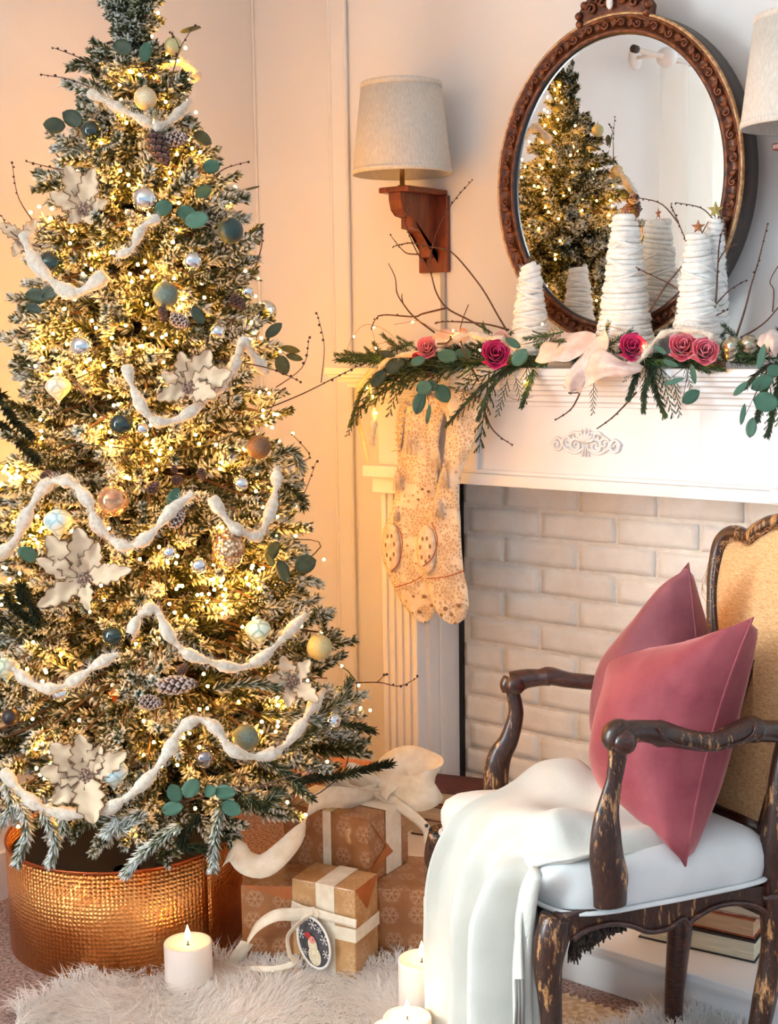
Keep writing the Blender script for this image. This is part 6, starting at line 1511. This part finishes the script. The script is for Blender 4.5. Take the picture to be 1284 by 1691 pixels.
# ================================================================== CANDLES
WAX = NT('ivory_wax'); WAX.set(Roughness=.5, Subsurface_Weight=.25, Subsurface_Scale=.02); WAX.b.inputs['Subsurface Radius'].default_value = (1,.6,.35)
WAX.col(lin((240,228,218))); WAX.bump(WAX.noise(WAX.coord(), 130, 3, .6, sc3=(1,1,.06)), .35, .002); WAX = WAX.m
FL = NT('flame'); FL.b.inputs['Emission Color'].default_value = (1.0,.62,.24,1); FL.b.inputs['Emission Strength'].default_value = 26; FL.col((1,.8,.5,1)); FL = FL.m
def candle(label, x, ybase_top, R, h_, z0=0.0, tx=0):
    top = on(x, ybase_top, 2, z0+h_); c = Vector((top.x, top.y, z0)); t = thing('pillar_candle', label, 'candle', c, 'ivory pillar candles on the fur rug')
    obj('wax_body', G().lathe([(R-.002,0),(R,.003),(R,h_-.003),(R-.001,h_),(R-.004,h_+.0005),(R-.008,h_-.002),(R*.5,h_-.006),(.004,h_-.007)], 48, c, cap=False), WAX, t)
    obj('wick', G().tube([c+Vector((0,0,h_-.007)), c+Vector((.0005,0,h_+.006))], .0012, 6), GAP, t)
    g = G().lathe([(.0008,0),(.0052,.004),(.0070,.010),(.0060,.017),(.0030,.026),(.0003,.035)], 12, c+Vector((0,0,h_+.003)), cap=False)
    f_ = obj('flame', g, FL, t)
    l = bpy.data.lights.new('flame_light', 'POINT'); l.energy = .05; l.color = (1,.55,.22); l.shadow_soft_size = .008
    lo = bpy.data.objects.new('flame_light', l); lo.location = c+Vector((0,0,h_+.045))-W[t]; lo.parent = t; COL.objects.link(lo)
candle('ivory pillar candle standing alone in front of the copper collar', 310, 1555, .0515, .105)
candle('ivory pillar candle beside the cream throw, in front of the brown gift', 696, 1583, .0485, .125)
candle('tallest ivory pillar candle squeezed between the gifts and the chair leg', 735, 1482, .0455, .235)
candle('low ivory candle at the bottom edge of the photo, its flame just in view', 672, 1679, .0475, .075)
candle('nearest ivory candle cut off by the bottom edge, left of the low one', 649, 1698, .043, .075)
# ================================================================== RUGS
FURM = NT('white_fur'); FURM.set(Roughness=.75, Sheen_Weight=.2, Specular_IOR_Level=.2)
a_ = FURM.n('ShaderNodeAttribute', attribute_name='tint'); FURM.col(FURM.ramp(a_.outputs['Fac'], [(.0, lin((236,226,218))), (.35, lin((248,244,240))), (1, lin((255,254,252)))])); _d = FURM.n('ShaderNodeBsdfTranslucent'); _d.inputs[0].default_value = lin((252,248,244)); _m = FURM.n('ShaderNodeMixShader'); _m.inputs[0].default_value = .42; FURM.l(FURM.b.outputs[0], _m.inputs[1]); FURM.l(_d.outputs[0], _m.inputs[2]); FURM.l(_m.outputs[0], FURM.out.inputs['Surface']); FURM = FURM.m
edge = [on(x, y, 2, 0) for x, y in ((28,1690),(70,1665),(130,1642),(175,1618),(200,1600),(250,1590),(330,1598),(400,1606),(470,1612),(540,1620),(610,1618),(660,1606),(720,1600),(800,1615),(850,1650),(890,1730),(985,1735),(1050,1708),(1110,1694),(1170,1700),(1260,1735))]
near = [Vector((-.85,1.75,0)), Vector((-1.2,1.45,0)), Vector((-1.75,1.35,0)), Vector((-2.15,1.45,0))]
poly = edge+near
def inside(x, y):
    c = False; n = len(poly)
    for i in range(n):
        a, b = poly[i], poly[(i+1)%n]
        if (a.y > y) != (b.y > y) and x < (b.x-a.x)*(y-a.y)/(b.y-a.y)+a.x: c = not c
    return c
rug = thing('fur_rug', 'long-haired white fur rug under the gifts, candles and armchair', 'rug', (-1.6,1.8,0))
g = G().add([Vector((p.x,p.y,.004)) for p in poly], [tuple(range(len(poly)))]); obj('rug_hide', g, pm('hide', (232,222,212), (246,240,234), 60, .9), rug, smooth=False)
rr = random.Random(12); V = []; Fc = []; A = []; cnt = 0
import_xy = []
while cnt < 42000:
    x, y = rr.uniform(-2.36,-.8), rr.uniform(1.35,2.42)
    if not inside(x, y): continue
    # only the part the room can see at close range gets dense hair
    fld = math.sin(x*9+1.3*math.sin(y*7))*2+math.cos(y*11+x*5)*2; an = fld+rr.gauss(0,.5); L_ = rr.uniform(.035,.070); le = rr.uniform(.5,1.15)
    d = Vector((math.cos(an)*math.sin(le), math.sin(an)*math.sin(le), math.cos(le)))
    p = Vector((x, y, .003)); dr = Vector((math.cos(an),math.sin(an),0)); s_ = Vector((-dr.y,dr.x,0))*.0012
    m1 = p+d*L_*.5; e = p+d*L_*.8+dr*L_*.35-Vector((0,0,L_*.12)); e.z = max(.006, e.z)
    o = len(V); tn = rr.uniform(.0,.3)
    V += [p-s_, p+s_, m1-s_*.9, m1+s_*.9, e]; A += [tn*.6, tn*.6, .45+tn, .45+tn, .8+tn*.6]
    Fc += [(o,o+1,o+3,o+2),(o+2,o+3,o+4)]; cnt += 1
for i in range(2600):   # the shaggy rim
    j = rr.randrange(len(edge)-1); p = edge[j].lerp(edge[j+1], rr.random()); out = Vector((-(edge[j+1]-edge[j]).y, (edge[j+1]-edge[j]).x, 0)).normalized()
    an = rr.gauss(0,.6); out = Matrix.Rotation(an, 3, 'Z') @ out; L_ = rr.uniform(.04,.085); s_ = Vector((-out.y,out.x,0))*.001; p = p-out*.015+Vector((0,0,.003)); m1 = p+out*L_*.45+Vector((0,0,L_*.5)); e = p+out*L_*.95+Vector((0,0,L_*rr.uniform(.2,.7)))
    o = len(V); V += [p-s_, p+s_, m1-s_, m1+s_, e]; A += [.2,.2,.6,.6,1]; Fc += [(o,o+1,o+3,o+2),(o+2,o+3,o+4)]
me = bpy.data.meshes.new('fur_pile'); me.from_pydata([tuple(p-W[rug]) for p in V], [], Fc); at_ = me.attributes.new('tint', 'FLOAT', 'POINT'); at_.data.foreach_set('value', A)
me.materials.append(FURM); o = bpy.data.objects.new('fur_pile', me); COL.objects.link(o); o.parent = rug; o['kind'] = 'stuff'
# cream woven rug seen under the chair
WV = NT('cream_weave'); WV.set(Roughness=.95); v = WV.n('ShaderNodeTexVoronoi'); v.inputs['Scale'].default_value = 75; WV.l(WV.pos(), v.inputs['Vector'])
WV.col(WV.ramp(v.outputs['Distance'], [(.2, lin((244,228,200))), (.7, lin((206,180,144)))])); WV.bump(v.outputs['Distance'], .8, .006)
e1 = [on(x, y, 2, .006) for x, y in ((860,1622),(930,1644),(985,1662),(1040,1680),(1075,1691),(1120,1712))]
zz = []
for i in range(41):
    t = i/40*5; j = min(int(t), 4); p = e1[j].lerp(e1[j+1], t-j); zz.append(p+Vector((0,.007*(1 if i % 2 else -1),0)))
low_ = [p+Vector((-.10,-.28,0)) for p in e1[::-1]]
tag(obj('woven_rug', G().prism([(p.x,p.y) for p in zz+low_], 2, .001, .012), WV.m, smooth=False), 'cream woven rug with a scalloped edge under the armchair, next to the hearth', 'rug')
